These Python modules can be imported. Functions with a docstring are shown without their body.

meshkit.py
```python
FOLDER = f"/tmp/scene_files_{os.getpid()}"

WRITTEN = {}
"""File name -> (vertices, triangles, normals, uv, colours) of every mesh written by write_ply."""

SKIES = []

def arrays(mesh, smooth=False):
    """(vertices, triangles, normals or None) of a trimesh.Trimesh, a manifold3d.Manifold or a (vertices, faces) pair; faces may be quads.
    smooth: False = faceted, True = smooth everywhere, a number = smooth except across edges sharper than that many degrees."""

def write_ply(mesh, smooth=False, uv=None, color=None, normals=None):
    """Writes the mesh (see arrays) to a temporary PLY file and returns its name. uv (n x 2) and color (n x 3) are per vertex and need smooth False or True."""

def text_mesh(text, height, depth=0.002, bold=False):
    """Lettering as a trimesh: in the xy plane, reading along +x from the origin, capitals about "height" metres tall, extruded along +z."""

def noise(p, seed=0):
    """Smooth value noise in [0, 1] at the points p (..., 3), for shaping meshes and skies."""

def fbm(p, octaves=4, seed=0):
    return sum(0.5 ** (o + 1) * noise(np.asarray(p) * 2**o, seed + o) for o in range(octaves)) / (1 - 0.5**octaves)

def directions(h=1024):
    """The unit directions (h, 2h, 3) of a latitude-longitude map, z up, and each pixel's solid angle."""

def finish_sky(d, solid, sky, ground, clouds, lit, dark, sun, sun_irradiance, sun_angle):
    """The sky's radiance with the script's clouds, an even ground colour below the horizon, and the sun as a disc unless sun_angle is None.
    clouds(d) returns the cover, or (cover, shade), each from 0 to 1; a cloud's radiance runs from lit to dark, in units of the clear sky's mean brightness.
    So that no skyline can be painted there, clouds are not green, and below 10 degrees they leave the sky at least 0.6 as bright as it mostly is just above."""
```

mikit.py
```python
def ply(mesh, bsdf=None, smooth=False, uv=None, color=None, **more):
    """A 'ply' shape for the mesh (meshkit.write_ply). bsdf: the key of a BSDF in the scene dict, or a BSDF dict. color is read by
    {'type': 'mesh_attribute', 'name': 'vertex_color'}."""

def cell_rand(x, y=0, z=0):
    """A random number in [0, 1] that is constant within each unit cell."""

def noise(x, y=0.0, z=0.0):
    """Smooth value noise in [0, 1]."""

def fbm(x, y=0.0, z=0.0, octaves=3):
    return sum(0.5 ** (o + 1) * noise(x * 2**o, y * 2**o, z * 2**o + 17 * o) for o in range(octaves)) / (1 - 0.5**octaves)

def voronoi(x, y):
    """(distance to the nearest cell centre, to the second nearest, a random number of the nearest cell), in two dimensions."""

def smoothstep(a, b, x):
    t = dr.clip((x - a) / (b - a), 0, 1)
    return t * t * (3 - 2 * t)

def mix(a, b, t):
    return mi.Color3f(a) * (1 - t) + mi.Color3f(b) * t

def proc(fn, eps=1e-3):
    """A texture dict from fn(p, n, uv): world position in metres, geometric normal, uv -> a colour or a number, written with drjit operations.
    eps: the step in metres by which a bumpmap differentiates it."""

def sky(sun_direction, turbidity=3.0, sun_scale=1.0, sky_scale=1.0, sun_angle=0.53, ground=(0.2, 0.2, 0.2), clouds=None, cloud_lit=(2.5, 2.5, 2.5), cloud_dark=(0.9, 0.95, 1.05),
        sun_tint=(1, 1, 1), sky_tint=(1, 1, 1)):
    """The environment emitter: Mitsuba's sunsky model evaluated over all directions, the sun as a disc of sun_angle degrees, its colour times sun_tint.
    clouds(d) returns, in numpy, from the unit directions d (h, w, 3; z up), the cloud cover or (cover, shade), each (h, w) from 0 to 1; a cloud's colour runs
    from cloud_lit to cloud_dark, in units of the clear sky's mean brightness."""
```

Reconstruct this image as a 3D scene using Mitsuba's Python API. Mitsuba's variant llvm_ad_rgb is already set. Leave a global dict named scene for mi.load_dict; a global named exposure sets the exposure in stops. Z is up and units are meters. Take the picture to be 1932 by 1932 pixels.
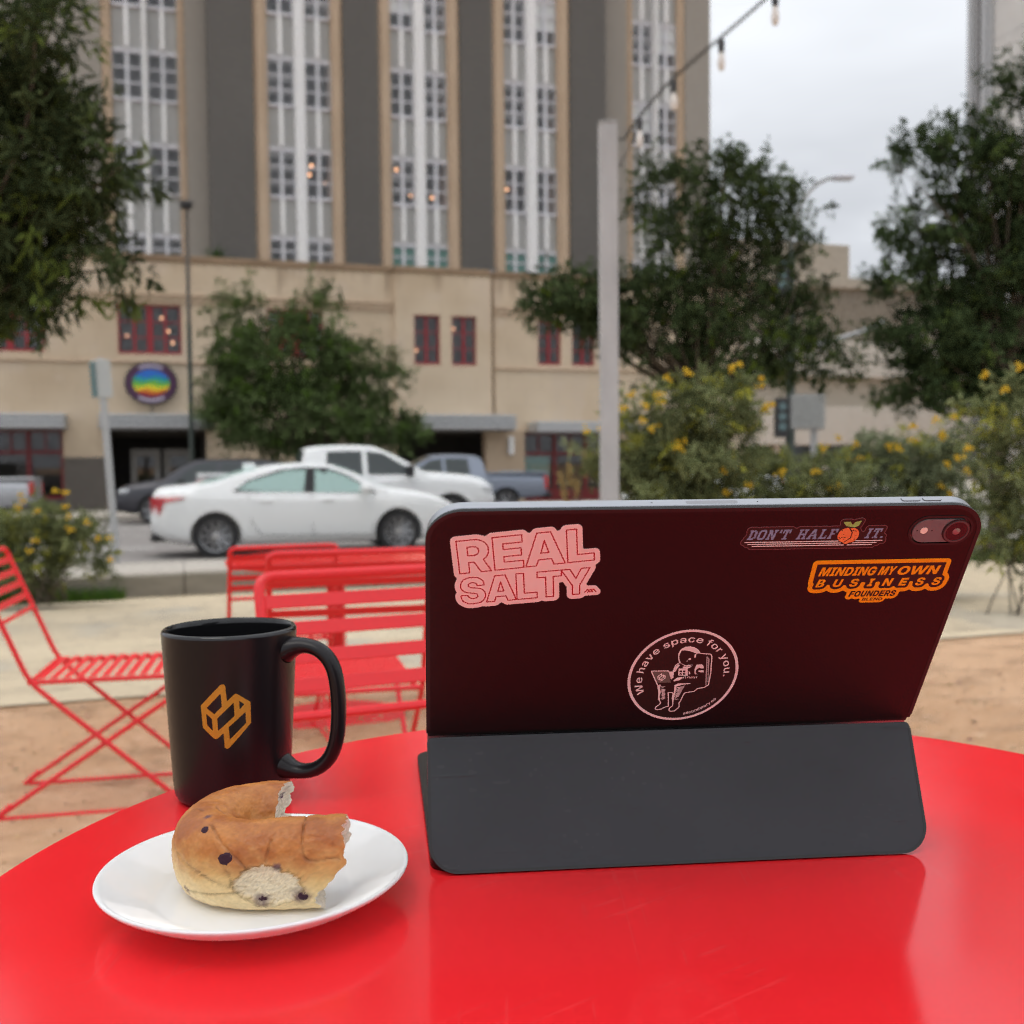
import math
import numpy as np
import trimesh
import manifold3d
import mitsuba as mi
import mikit
import meshkit
from mikit import noise as pnoise, fbm as pfbm, smoothstep, mix
from shapely import Polygon, MultiPolygon, Point, LineString, box as sbox, union_all, affinity

T = mi.ScalarTransform4f
scene, labels = {}, {}

# ------------------------------------------------------------------ camera, sky, exposure
EYE = np.array([0.0, 0.0, 1.0])
PITCH, ROLL, FOCAL = 0.046, 0.009, 1960.0 / 1932.0
_fw = np.array([0, math.cos(PITCH), -math.sin(PITCH)])
_up0 = np.array([0, math.sin(PITCH), math.cos(PITCH)])
_up = math.sin(ROLL) * np.array([1.0, 0, 0]) + math.cos(ROLL) * _up0
scene['camera'] = {
    'type': 'thinlens', 'fov': 2 * math.degrees(math.atan(0.5 / FOCAL)), 'fov_axis': 'x',
    'aperture_radius': 0.00165, 'focus_distance': 0.565, 'near_clip': 0.02, 'far_clip': 6000.0,
    'to_world': T().look_at(origin=EYE.tolist(), target=(EYE + _fw).tolist(), up=_up.tolist())}


def clouds(d):
    """Overcast: darker towards the horizon than overhead, with soft streaks."""
    z = np.maximum(d[..., 2], 0.04)
    p = np.stack([d[..., 0] / z * 0.9, d[..., 1] / z * 0.9, 0 * z], -1)
    streak = meshkit.fbm(p, 5, 3) - 0.5
    shade = np.clip(1.0 - d[..., 2] + 0.75 * streak, 0, 1)
    return np.ones(shade.shape), shade


scene['sky'] = mikit.sky((-0.25, -0.3, 0.9), turbidity=3, sun_scale=0.1, sun_angle=30, clouds=clouds,
                         cloud_lit=(3.1, 3.2, 3.34), cloud_dark=(1.5, 1.57, 1.69), sun_tint=(0.9, 1.0, 1.14))
exposure = 2.05

# ------------------------------------------------------------------ helpers
RNG = np.random.default_rng(7)
used = set()


def uniq(name):
    k, i = name, 0
    while k in used:
        i += 1
        k = f'{name}_{i:03d}'
    used.add(k)
    return k


def thing(name, label, category, group=None, kind=None):
    k = uniq(name)
    labels[k] = {'label': label, 'category': category}
    if group:
        labels[k]['group'] = group
    if kind:
        labels[k]['kind'] = kind
    return k


def structure(name, mesh, bsdf, label=None, smooth=False, tw=None):
    k = uniq(name)
    scene[k] = mikit.ply(mesh, bsdf, smooth=smooth)
    if tw is not None:
        scene[k]['to_world'] = tw
    labels[k] = {'kind': 'structure'}
    if label:
        labels[k]['label'] = label
    return k


def part(parent, name, mesh, bsdf, smooth=False, tw=None, label=None, color=None, kind=None):
    k = uniq(f'{parent}__{name}')
    scene[k] = mikit.ply(mesh, bsdf, smooth=smooth, color=color)
    if tw is not None:
        scene[k]['to_world'] = tw
    if label or kind:
        labels[k] = {}
        if label:
            labels[k]['label'] = label
        if kind:
            labels[k]['kind'] = kind
    return k


def repeat(parent, name, d, tw, bsdf=None):
    k = uniq(f'{parent}__{name}')
    scene[k] = {**d, 'to_world': tw}
    if bsdf:
        scene[k]['bsdf'] = {'type': 'ref', 'id': bsdf}
    return k


def copy_thing(src, name, label, category, tw, group=None, swap=None):
    k = thing(name, label, category, group)
    for q in [q for q in list(scene) if q.startswith(src + '__')]:
        d = {**scene[q], 'to_world': tw}
        b = d.get('bsdf', {}).get('id')
        if swap and b in swap:
            d['bsdf'] = {'type': 'ref', 'id': swap[b]}
        scene[k + q[len(src):]] = d
        used.add(k + q[len(src):])
    return k


def cat(*ms):
    vs, fs, o = [], [], 0
    for m in ms:
        v, f = (m.vertices, m.faces) if hasattr(m, 'vertices') else m
        vs.append(np.asarray(v, float)); fs.append(np.asarray(f, int) + o); o += len(v)
    return trimesh.Trimesh(np.vstack(vs), np.vstack(fs), process=False)


def bx(x0, x1, y0, y1, z0, z1):
    v = np.array([[x, y, z] for x in (x0, x1) for y in (y0, y1) for z in (z0, z1)], float)
    f = np.array([[0, 1, 3], [0, 3, 2], [4, 6, 7], [4, 7, 5], [0, 4, 5], [0, 5, 1], [2, 3, 7], [2, 7, 6], [0, 2, 6], [0, 6, 4], [1, 5, 7], [1, 7, 3]])
    return trimesh.Trimesh(v, f, process=False)


def sides(parent, name, mesh, bsdf, **kw):
    """Two parts from a mesh that holds a left and a right piece."""
    v, f = np.asarray(mesh.vertices), np.asarray(mesh.faces)
    left = v[f].mean(1)[:, 1] > 0
    for m in (left, ~left):
        u, inv = np.unique(f[m], return_inverse=True)
        part(parent, name, trimesh.Trimesh(v[u], inv.reshape(-1, 3), process=False), bsdf, **kw)


def cbox(x0, x1, y0, y1, z0, z1, c=0.01):
    """A box with chamfered edges."""
    x0, x1, y0, y1, z0, z1 = min(x0, x1), max(x0, x1), min(y0, y1), max(y0, y1), min(z0, z1), max(z0, z1)
    c = min(c, (x1 - x0) / 3, (y1 - y0) / 3, (z1 - z0) / 3)
    p = []
    for x, sx in ((x0, 1), (x1, -1)):
        for y, sy in ((y0, 1), (y1, -1)):
            for z, sz in ((z0, 1), (z1, -1)):
                p += [(x + sx * c, y + sy * c, z), (x + sx * c, y, z + sz * c), (x, y + sy * c, z + sz * c)]
    return trimesh.convex.convex_hull(np.array(p))


def tube(path, r, sides=10, cap=True, closed=False):
    p = np.asarray(path, float)
    r = np.broadcast_to(np.asarray(r, float), (len(p),))
    n = len(p)
    if closed:
        t = np.roll(p, -1, 0) - np.roll(p, 1, 0)
    else:
        t = np.gradient(p, axis=0)
    t /= np.linalg.norm(t, axis=1, keepdims=True) + 1e-12
    a = np.cross(t[0], [0, 0, 1.0] if abs(t[0][2]) < 0.9 else [1.0, 0, 0])
    a /= np.linalg.norm(a)
    ang = np.arange(sides) * 2 * np.pi / sides
    rings = []
    for i in range(n):
        a = a - t[i] * (a @ t[i])
        a /= np.linalg.norm(a)
        b = np.cross(t[i], a)
        rings.append(p[i] + r[i] * (np.cos(ang)[:, None] * a + np.sin(ang)[:, None] * b))
    v = np.vstack(rings)
    f = []
    for i in range(n if closed else n - 1):
        j = (i + 1) % n
        for k in range(sides):
            l = (k + 1) % sides
            f += [[i * sides + k, i * sides + l, j * sides + l], [i * sides + k, j * sides + l, j * sides + k]]
    if cap and not closed:
        v = np.vstack([v, p[0], p[-1]])
        for k in range(sides):
            l = (k + 1) % sides
            f += [[n * sides, l, k], [n * sides + 1, (n - 1) * sides + k, (n - 1) * sides + l]]
    return trimesh.Trimesh(v, np.array(f), process=False)


def rounded(points, radius, steps=6):
    """A polyline with its inner corners rounded."""
    p = [np.asarray(q, float) for q in points]
    out = [p[0]]
    for a, b, c in zip(p, p[1:], p[2:]):
        u, w = a - b, c - b
        r = min(radius, np.linalg.norm(u) * 0.49, np.linalg.norm(w) * 0.49)
        u, w = b + u / np.linalg.norm(u) * r, b + w / np.linalg.norm(w) * r
        for t in np.linspace(0, 1, steps):
            out.append((1 - t) ** 2 * u + 2 * t * (1 - t) * b + t * t * w)
    out.append(p[-1])
    return np.array(out)


def spline(points, n):
    from scipy.interpolate import CubicSpline
    p = np.asarray(points, float)
    d = np.r_[0, np.cumsum(np.linalg.norm(np.diff(p, axis=0), axis=1))]
    return CubicSpline(d, p)(np.linspace(0, d[-1], n))


def lathe(profile, n=96):
    """Revolves (r, z) points, from bottom axis to top; closed where r is 0."""
    pr = np.asarray(profile, float)
    a = np.arange(n) * 2 * np.pi / n
    v = np.stack([pr[:, None, 0] * np.cos(a), pr[:, None, 0] * np.sin(a), np.repeat(pr[:, 1:2], n, 1)], -1).reshape(-1, 3)
    f = []
    for i in range(len(pr) - 1):
        for k in range(n):
            l = (k + 1) % n
            q = [i * n + k, i * n + l, (i + 1) * n + l, (i + 1) * n + k]
            if pr[i, 0] > 1e-9:
                f.append([q[0], q[1], q[2]])
            if pr[i + 1, 0] > 1e-9:
                f.append([q[0], q[2], q[3]])
    return trimesh.Trimesh(v, np.array(f), process=False)


def polys(g):
    return [p for p in getattr(g, 'geoms', [g]) if p.geom_type == 'Polygon' and p.area > 0]


def extrude(g, h, z=0.0):
    """Extruded shapely shape in the xy plane."""
    ms = []
    for p in polys(g):
        m = trimesh.creation.extrude_polygon(p, h, engine='earcut')
        m.apply_translation([0, 0, z])
        ms.append(m)
    return cat(*ms)


def xf(m, M):
    v = np.asarray(m.vertices) @ np.asarray(M)[:3, :3].T + np.asarray(M)[:3, 3]
    return trimesh.Trimesh(v, m.faces, process=False)


def move(m, x, y, z):
    return trimesh.Trimesh(np.asarray(m.vertices) + [x, y, z], m.faces, process=False)


def xz(m):
    """Turns a shape drawn in xy and extruded along z so that it stands in xz, its front facing -y."""
    v = np.asarray(m.vertices)
    return trimesh.Trimesh(np.stack([v[:, 0], -v[:, 2], v[:, 1]], 1), m.faces, process=False)


def frame(origin, ex, ey, ez):
    M = np.eye(4)
    M[:3, 0], M[:3, 1], M[:3, 2], M[:3, 3] = ex, ey, ez, origin
    return M


def place(x, y, z, deg=0.0):
    return T().translate([x, y, z]).rotate([0, 0, 1], deg)


STREET = 17.6                                    # the street runs away to the right by this angle
SROT = T().rotate([0, 0, 1], STREET)             # local x along the street, local y across it, away from the square
_c, _s = math.cos(math.radians(STREET)), math.sin(math.radians(STREET))


def sn(s, n, z=0.0):
    return np.array([s * _c - n * _s, s * _s + n * _c, z])


def ground_z(x, y):
    n = -x * _s + y * _c
    return -0.05 * min(max(n - 1.2, 0), 12.35)


def rgb(r, g, b):
    return {'type': 'rgb', 'value': [r, g, b]}


def principled(name, color, rough=0.5, metallic=0.0, spec=0.5, two=True, **kw):
    c = color if isinstance(color, dict) else rgb(*color)
    d = {'type': 'principled', 'base_color': c, 'roughness': rough if not isinstance(rough, dict) else rough, 'metallic': metallic, 'specular': spec, **kw}
    scene[name] = {'type': 'twosided', 'bsdf': d} if two else d
    return name


def bumped(name, color, rough, bump, scale, spec=0.5):
    scene[name] = {'type': 'twosided', 'bsdf': {'type': 'bumpmap', 'arbitrary': bump, 'scale': scale,
                   'bsdf': {'type': 'principled', 'base_color': color if isinstance(color, dict) else rgb(*color), 'roughness': rough, 'specular': spec}}}
    return name


# ------------------------------------------------------------------ materials
def dr_min(a, b):
    return mikit.dr.minimum(a, b)


def table_red(p, n, uv):
    c = pfbm(p.x * 9, p.y * 9, p.z * 9)
    a, b = p.x * 0.8 + p.y * 0.6, p.y * 0.8 - p.x * 0.6
    w = smoothstep(0.86, 0.93, pnoise(a * 26, b * 620, 1.0)) + smoothstep(0.87, 0.94, pnoise(p.x * 480, p.y * 22, 5.0)) + smoothstep(0.93, 0.97, pnoise(p.x * 420, p.y * 420, 2.0))
    w = dr_min(w, 1.0) * smoothstep(0.45, 0.7, pnoise(p.x * 13, p.y * 13, 7.0))
    return mix(mix((0.75, 0.017, 0.023), (0.82, 0.023, 0.029), c), (0.8, 0.13, 0.13), w * 0.11)


def table_rough(p, n, uv):
    return 0.105 + 0.1 * pfbm(p.x * 14, p.y * 14, 0.0)


principled('red_tabletop', mikit.proc(table_red), mikit.proc(table_rough), spec=0.42)
principled('red_paint', (0.74, 0.02, 0.026), 0.3)
principled('porcelain', (0.74, 0.74, 0.735), 0.06, clearcoat=0.6, clearcoat_gloss=0.95)
principled('mug_matte', (0.0085, 0.0062, 0.0078), 0.3, spec=0.32)
principled('mug_glaze', (0.008, 0.008, 0.009), 0.05, spec=0.6)
principled('mug_gold', (0.5, 0.24, 0.022), 0.4, metallic=0.25)


def leatherette(p, n, uv):
    g = pnoise(p.x * 1500, p.y * 1500, p.z * 1500) * 0.5 + pnoise(p.x * 300, p.y * 300, p.z * 700) * 0.8
    return g + 1.3 * smoothstep(0.88, 0.93, pnoise(p.x * 60, p.y * 60, p.z * 420)) + 0.9 * pfbm(p.x * 18, p.y * 18, p.z * 18)


bumped('cover_vinyl', (0.0045, 0.004, 0.0044), 0.3, mikit.proc(leatherette, eps=2e-4), 0.00004, spec=0.4)


def flap_color(p, n, uv):
    c = pfbm(p.x * 22, p.y * 22, p.z * 22)
    m = smoothstep(0.76, 0.85, pnoise(p.x * 330, p.y * 330, p.z * 330)) * smoothstep(0.5, 0.7, pnoise(p.x * 30, p.y * 30, p.z * 30))
    return mix(mix((0.014, 0.0185, 0.023), (0.024, 0.03, 0.0365), c), (0.09, 0.09, 0.095), m * 0.12)


bumped('flap_vinyl', mikit.proc(flap_color), 0.5, mikit.proc(leatherette, eps=3e-4), 0.0001)
principled('trim_black', (0.012, 0.012, 0.013), 0.3)
principled('aluminium', (0.4, 0.41, 0.44), 0.3, metallic=0.9)
principled('button_grey', (0.3, 0.3, 0.32), 0.35, metallic=0.8)
principled('screen_glass', (0.006, 0.006, 0.007), 0.04)
principled('camera_glass', (0.16, 0.15, 0.16), 0.12)
principled('lens_black', (0.004, 0.004, 0.006), 0.03, spec=0.8)
principled('lens_ring', (0.12, 0.115, 0.12), 0.25, metallic=0.6)
principled('flash_white', (0.85, 0.8, 0.72), 0.3)
principled('ink_white', (0.78, 0.78, 0.77), 0.4)
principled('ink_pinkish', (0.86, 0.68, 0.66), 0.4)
principled('ink_red', (0.42, 0.002, 0.012), 0.4)
principled('ink_black', (0.012, 0.011, 0.01), 0.35)
principled('ink_orange', (0.86, 0.37, 0.003), 0.4)
principled('ink_bluegrey', (0.2, 0.3, 0.46), 0.45)
principled('ink_peach', (0.82, 0.24, 0.075), 0.45)
principled('ink_leaf', (0.3, 0.55, 0.14), 0.5)
principled('ink_shadow', (0.4, 0.4, 0.4), 0.45)
principled('ink_purple', (0.07, 0.018, 0.07), 0.4)
principled('ink_pale', (0.6, 0.55, 0.68), 0.5)
scene['bagel_skin'] = {'type': 'twosided', 'bsdf': {'type': 'principled', 'base_color': {'type': 'mesh_attribute', 'name': 'vertex_color'}, 'roughness': 0.42, 'specular': 0.42}}
scene['bagel_crumb'] = {'type': 'twosided', 'bsdf': {'type': 'principled', 'base_color': {'type': 'mesh_attribute', 'name': 'vertex_color'}, 'roughness': 0.9, 'specular': 0.1}}
principled('blueberry', (0.034, 0.009, 0.02), 0.6, spec=0.25)
principled('red_table_far', (0.74, 0.02, 0.026), 0.13)


def gravel(p, n, uv):
    a = pfbm(p.x * 1.6, p.y * 1.6, 0.0)
    g = pnoise(p.x * 150, p.y * 150, 0.0)
    h = pnoise(p.x * 60, p.y * 60, 3.0)
    c = mix((0.44, 0.255, 0.14), (0.64, 0.415, 0.26), a)
    c = mix(c, (0.24, 0.14, 0.08), smoothstep(0.6, 0.85, g) * 0.7)
    c = mix(c, (0.27, 0.16, 0.095), smoothstep(0.5, 0.75, pfbm(p.x * 5, p.y * 9, 9.0)) * 0.6)
    return mix(c, (0.68, 0.5, 0.36), smoothstep(0.7, 0.9, h) * 0.6)


def gravel_b(p, n, uv):
    return pnoise(p.x * 110, p.y * 110, 0.0) + 0.6 * pnoise(p.x * 230, p.y * 230, 0.0)


bumped('gravel', mikit.proc(gravel), 0.9, mikit.proc(gravel_b, eps=2e-3), 0.006, spec=0.2)


def path_c(p, n, uv):
    s, t = p.x * _c + p.y * _s, -p.x * _s + p.y * _c
    st = pfbm(s * 0.55, t * 6.0, 1.0)
    b = pfbm(s * 1.3, t * 1.3, 4.0)
    c = mix((0.4, 0.325, 0.225), (0.59, 0.49, 0.345), st)
    c = mix(c, (0.34, 0.32, 0.28), smoothstep(0.5, 0.7, b) * 0.45)
    return mix(c, (0.25, 0.2, 0.15), smoothstep(0.66, 0.8, pnoise(s * 9, t * 9)) * 0.3)


principled('path_stone', mikit.proc(path_c), 0.8, spec=0.3)


def concrete_c(p, n, uv):
    return mix((0.33, 0.3, 0.26), (0.45, 0.41, 0.36), pfbm(p.x * 1.1, p.y * 1.1, p.z * 2))


principled('concrete', mikit.proc(concrete_c), 0.85, spec=0.3)


def wall_c(p, n, uv):
    c = mix((0.2, 0.18, 0.145), (0.34, 0.305, 0.255), pfbm(p.x * 1.7, p.y * 1.7, p.z * 7))
    return mix(c, (0.07, 0.09, 0.04), smoothstep(0.5, 0.75, pfbm(p.x * 1.3, p.y * 1.3, p.z * 2 + 8)) * 0.5)


principled('planter_concrete', mikit.proc(wall_c), 0.9, spec=0.2)


def asphalt_c(p, n, uv):
    return mix((0.17, 0.155, 0.145), (0.24, 0.222, 0.21), pfbm(p.x * 0.7, p.y * 0.7, 0.0))


principled('asphalt', mikit.proc(asphalt_c), 0.85, spec=0.3)
principled('road_paint', (0.7, 0.69, 0.65), 0.7)


def lime_c(p, n, uv):
    s = p.x * _c + p.y * _s
    a = pfbm(s * 0.45, p.z * 0.5, 2.0)
    c = mix((0.5, 0.385, 0.26), (0.7, 0.58, 0.44), a)
    row = p.z * 1.55
    jx = mikit.dr.abs(dr_mod((s * 0.75 + mikit.dr.floor(row) * 0.5) * 2) - 0.5)
    jz = mikit.dr.abs(dr_mod(row * 2) - 0.5)
    c = mix(c, (0.4, 0.3, 0.2), (1 - smoothstep(0.0, 0.03, dr_min(0.5 - jx, 0.5 - jz))) * 0.22)
    streak = pfbm(s * 2.6, p.z * 0.22, 5.0) * smoothstep(5.0, 8.2, p.z)
    c = mix(c, (0.27, 0.19, 0.125), smoothstep(0.45, 0.75, streak) * 0.6)
    return mix(c, (0.6, 0.49, 0.385), smoothstep(0.55, 0.7, pfbm(s * 0.9, p.z * 1.1, 11.0)) * 0.5)


bumped('limestone', mikit.proc(lime_c), 0.85, mikit.proc(lambda p, n, uv: pfbm(p.x * 9, p.y * 9, p.z * 9), eps=0.02), 0.01, spec=0.25)
principled('sandstone_trim', mikit.proc(lambda p, n, uv: mix((0.44, 0.335, 0.235), (0.56, 0.44, 0.325), pfbm(p.x * 0.8, p.y * 0.8, p.z * 0.6))), 0.85, spec=0.25)
principled('coping_stone', mikit.proc(lambda p, n, uv: mix((0.2, 0.135, 0.085), (0.36, 0.26, 0.17), pfbm(p.x * 0.9, p.y * 0.9, p.z * 5))), 0.9, spec=0.2)


def brick_grey(p, n, uv):
    s = p.x * _c + p.y * _s
    row = mikit.cell_rand(mi.Float(p.z) * 13.3, mi.Float(s) * 4 + 0.5 * dr_mod(p.z * 13.3))
    return mix(mix((0.13, 0.125, 0.117), (0.15, 0.144, 0.135), row), (0.115, 0.11, 0.104), pfbm(p.x * 0.5, p.y * 0.5, p.z * 0.2))


def dr_mod(v):
    f = mi.Float(v) * 0.5
    return f - mikit.dr.floor(f)


principled('dark_brick', mikit.proc(brick_grey), 0.85, spec=0.2)
principled('grey_brick', mikit.proc(lambda p, n, uv: mix((0.29, 0.27, 0.24), (0.34, 0.315, 0.28), pfbm(p.x * 0.4, p.y * 0.4, p.z * 0.25))), 0.85, spec=0.2)
principled('base_grey', mikit.proc(lambda p, n, uv: mix((0.12, 0.105, 0.092), (0.155, 0.137, 0.12), pfbm(p.x, p.y, p.z))), 0.8, spec=0.25)
principled('spandrel_grey', mikit.proc(lambda p, n, uv: mix((0.33, 0.34, 0.335), (0.42, 0.425, 0.415), pfbm(p.x * 4, p.y * 4, p.z * 0.7))), 0.5)
principled('white_metal', (0.78, 0.79, 0.8), 0.4)
principled('frame_grey', (0.62, 0.63, 0.68), 0.4)
principled('awning_metal', (0.42, 0.43, 0.44), 0.35, metallic=0.3)
principled('awning_dark', (0.2, 0.2, 0.205), 0.45)
principled('red_frame', (0.3, 0.016, 0.025), 0.4)
principled('red_frame_dark', (0.17, 0.008, 0.01), 0.4)
principled('door_grey', (0.26, 0.25, 0.235), 0.5)
principled('interior', (0.03, 0.027, 0.024), 0.9)
principled('blind_pale', (0.6, 0.63, 0.62), 0.8)
principled('blind_grey', (0.2, 0.205, 0.21), 0.8)
principled('teal_panel', (0.09, 0.2, 0.18), 0.5)
principled('dark_metal', (0.03, 0.03, 0.032), 0.5)
principled('pole_green', (0.045, 0.06, 0.052), 0.5)
principled('pole_galv', (0.43, 0.44, 0.45), 0.5, metallic=0.2)
principled('pole_light', mikit.proc(lambda p, n, uv: mix((0.36, 0.368, 0.38), (0.48, 0.488, 0.5), pfbm(p.x * 12, p.y * 12, p.z * 3))), 0.55)
principled('sign_face', (0.45, 0.47, 0.47), 0.5)
principled('sign_teal', (0.12, 0.19, 0.2), 0.5)
principled('bulb_glass', (0.75, 0.73, 0.7), 0.1, spec_trans=0.0)
for nm, c in (('rain_blue', (0.02, 0.16, 0.62)), ('rain_teal', (0.01, 0.33, 0.32)), ('rain_green', (0.16, 0.48, 0.06)), ('rain_yellow', (0.85, 0.72, 0.02)), ('rain_orange', (0.75, 0.26, 0.02)), ('rain_red', (0.4, 0.02, 0.02))):
    principled(nm, c, 0.4)
principled('paint_white', (0.8, 0.81, 0.81), 0.22, clearcoat=0.8, clearcoat_gloss=0.9)
principled('paint_bluegrey', (0.22, 0.25, 0.31), 0.25, metallic=0.3, clearcoat=0.8, clearcoat_gloss=0.9)
principled('paint_dark', (0.045, 0.045, 0.055), 0.25, metallic=0.3, clearcoat=0.8, clearcoat_gloss=0.9)
principled('paint_silver', (0.45, 0.46, 0.48), 0.25, metallic=0.4, clearcoat=0.8, clearcoat_gloss=0.9)
principled('car_glass', (0.035, 0.045, 0.045), 0.05, spec=0.6)
principled('car_glass_green', (0.36, 0.52, 0.49), 0.05, spec=0.6)
principled('car_black', (0.015, 0.015, 0.016), 0.5)
principled('car_seam', (0.2, 0.2, 0.2), 0.6)
principled('tyre', (0.02, 0.02, 0.021), 0.8)
principled('rim_alloy', (0.5, 0.5, 0.51), 0.3, metallic=0.8)
principled('tail_red', (0.45, 0.008, 0.015), 0.15, clearcoat=0.8)
principled('head_lens', (0.6, 0.62, 0.64), 0.1)
principled('bark', mikit.proc(lambda p, n, uv: mix((0.07, 0.055, 0.042), (0.16, 0.13, 0.1), pfbm(p.x * 14, p.y * 14, p.z * 4))), 0.9, spec=0.2)
scene['leaf'] = {'type': 'principledthin', 'base_color': {'type': 'mesh_attribute', 'name': 'vertex_color'}, 'roughness': 0.42, 'diff_trans': 0.55, 'spec_trans': 0.0, 'eta': 1.45}
scene['petal'] = {'type': 'principledthin', 'base_color': {'type': 'mesh_attribute', 'name': 'vertex_color'}, 'roughness': 0.6, 'diff_trans': 0.6, 'spec_trans': 0.0, 'eta': 1.3}
principled('stucco_pale', mikit.proc(lambda p, n, uv: mix((0.55, 0.55, 0.54), (0.64, 0.64, 0.63), pfbm(p.x * 0.5, p.y * 0.5, p.z * 0.5))), 0.85, spec=0.2)
principled('precast_beige', (0.46, 0.41, 0.34), 0.85, spec=0.2)
principled('precast_pale', (0.6, 0.56, 0.5), 0.85, spec=0.2)
principled('screen_brown', (0.24, 0.175, 0.13), 0.8, spec=0.2)
# ------------------------------------------------------------------ ground, path, street (local: x along the street, y across)
def strip(ns, s0, s1):
    """A sheet over the (n, z) profile."""
    v, f = [], []
    for n, z in ns:
        v += [[s0, n, z], [s1, n, z]]
    for i in range(len(ns) - 1):
        a = 2 * i
        f += [[a, a + 1, a + 3], [a, a + 3, a + 2]]
    return trimesh.Trimesh(np.array(v), np.array(f), process=False)


structure('ground', strip([(-2500, 0), (1.2, 0), (13.55, -0.6175), (13.6, -0.75), (2500, -0.75)], -2500, 2500), 'gravel', 'tan gravel square under the red chairs and table', tw=SROT)
structure('path', strip([(5.85, -0.2325 + 0.012), (13.545, -0.6172 + 0.012)], -60, 60), 'path_stone', 'pale streaky paved path between the gravel and the low wall', tw=SROT)
w = thing('low_wall', 'low weathered concrete retaining wall between the paved path and the street pavement', 'wall')
for i in range(-5, 12):
    part(w, 'block', cbox(i * 2.4 + 0.006, i * 2.4 + 2.394, 13.55, 13.88, -0.72, -0.325 - 0.003 * (i % 3), 0.015), 'planter_concrete', tw=SROT)
structure('pavement', cat(*[cbox(-40 + 2.0 * i, -40 + 2.0 * i + 1.99, 13.885, 15.2, -0.6, -0.335, 0.008) for i in range(50)]), 'concrete', 'pale pavement slabs along the near side of the street', tw=SROT)
structure('kerb', cat(*[cbox(-40 + 2.5 * i, -40 + 2.5 * i + 2.49, 15.21, 15.36, -0.6, -0.32, 0.015) for i in range(40)]), 'concrete', tw=SROT)
structure('street', strip([(15.34, -0.44), (16.0, -0.405), (33.0, -0.585)], -400, 400), 'asphalt', 'grey asphalt street carrying the cars', tw=SROT)
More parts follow.
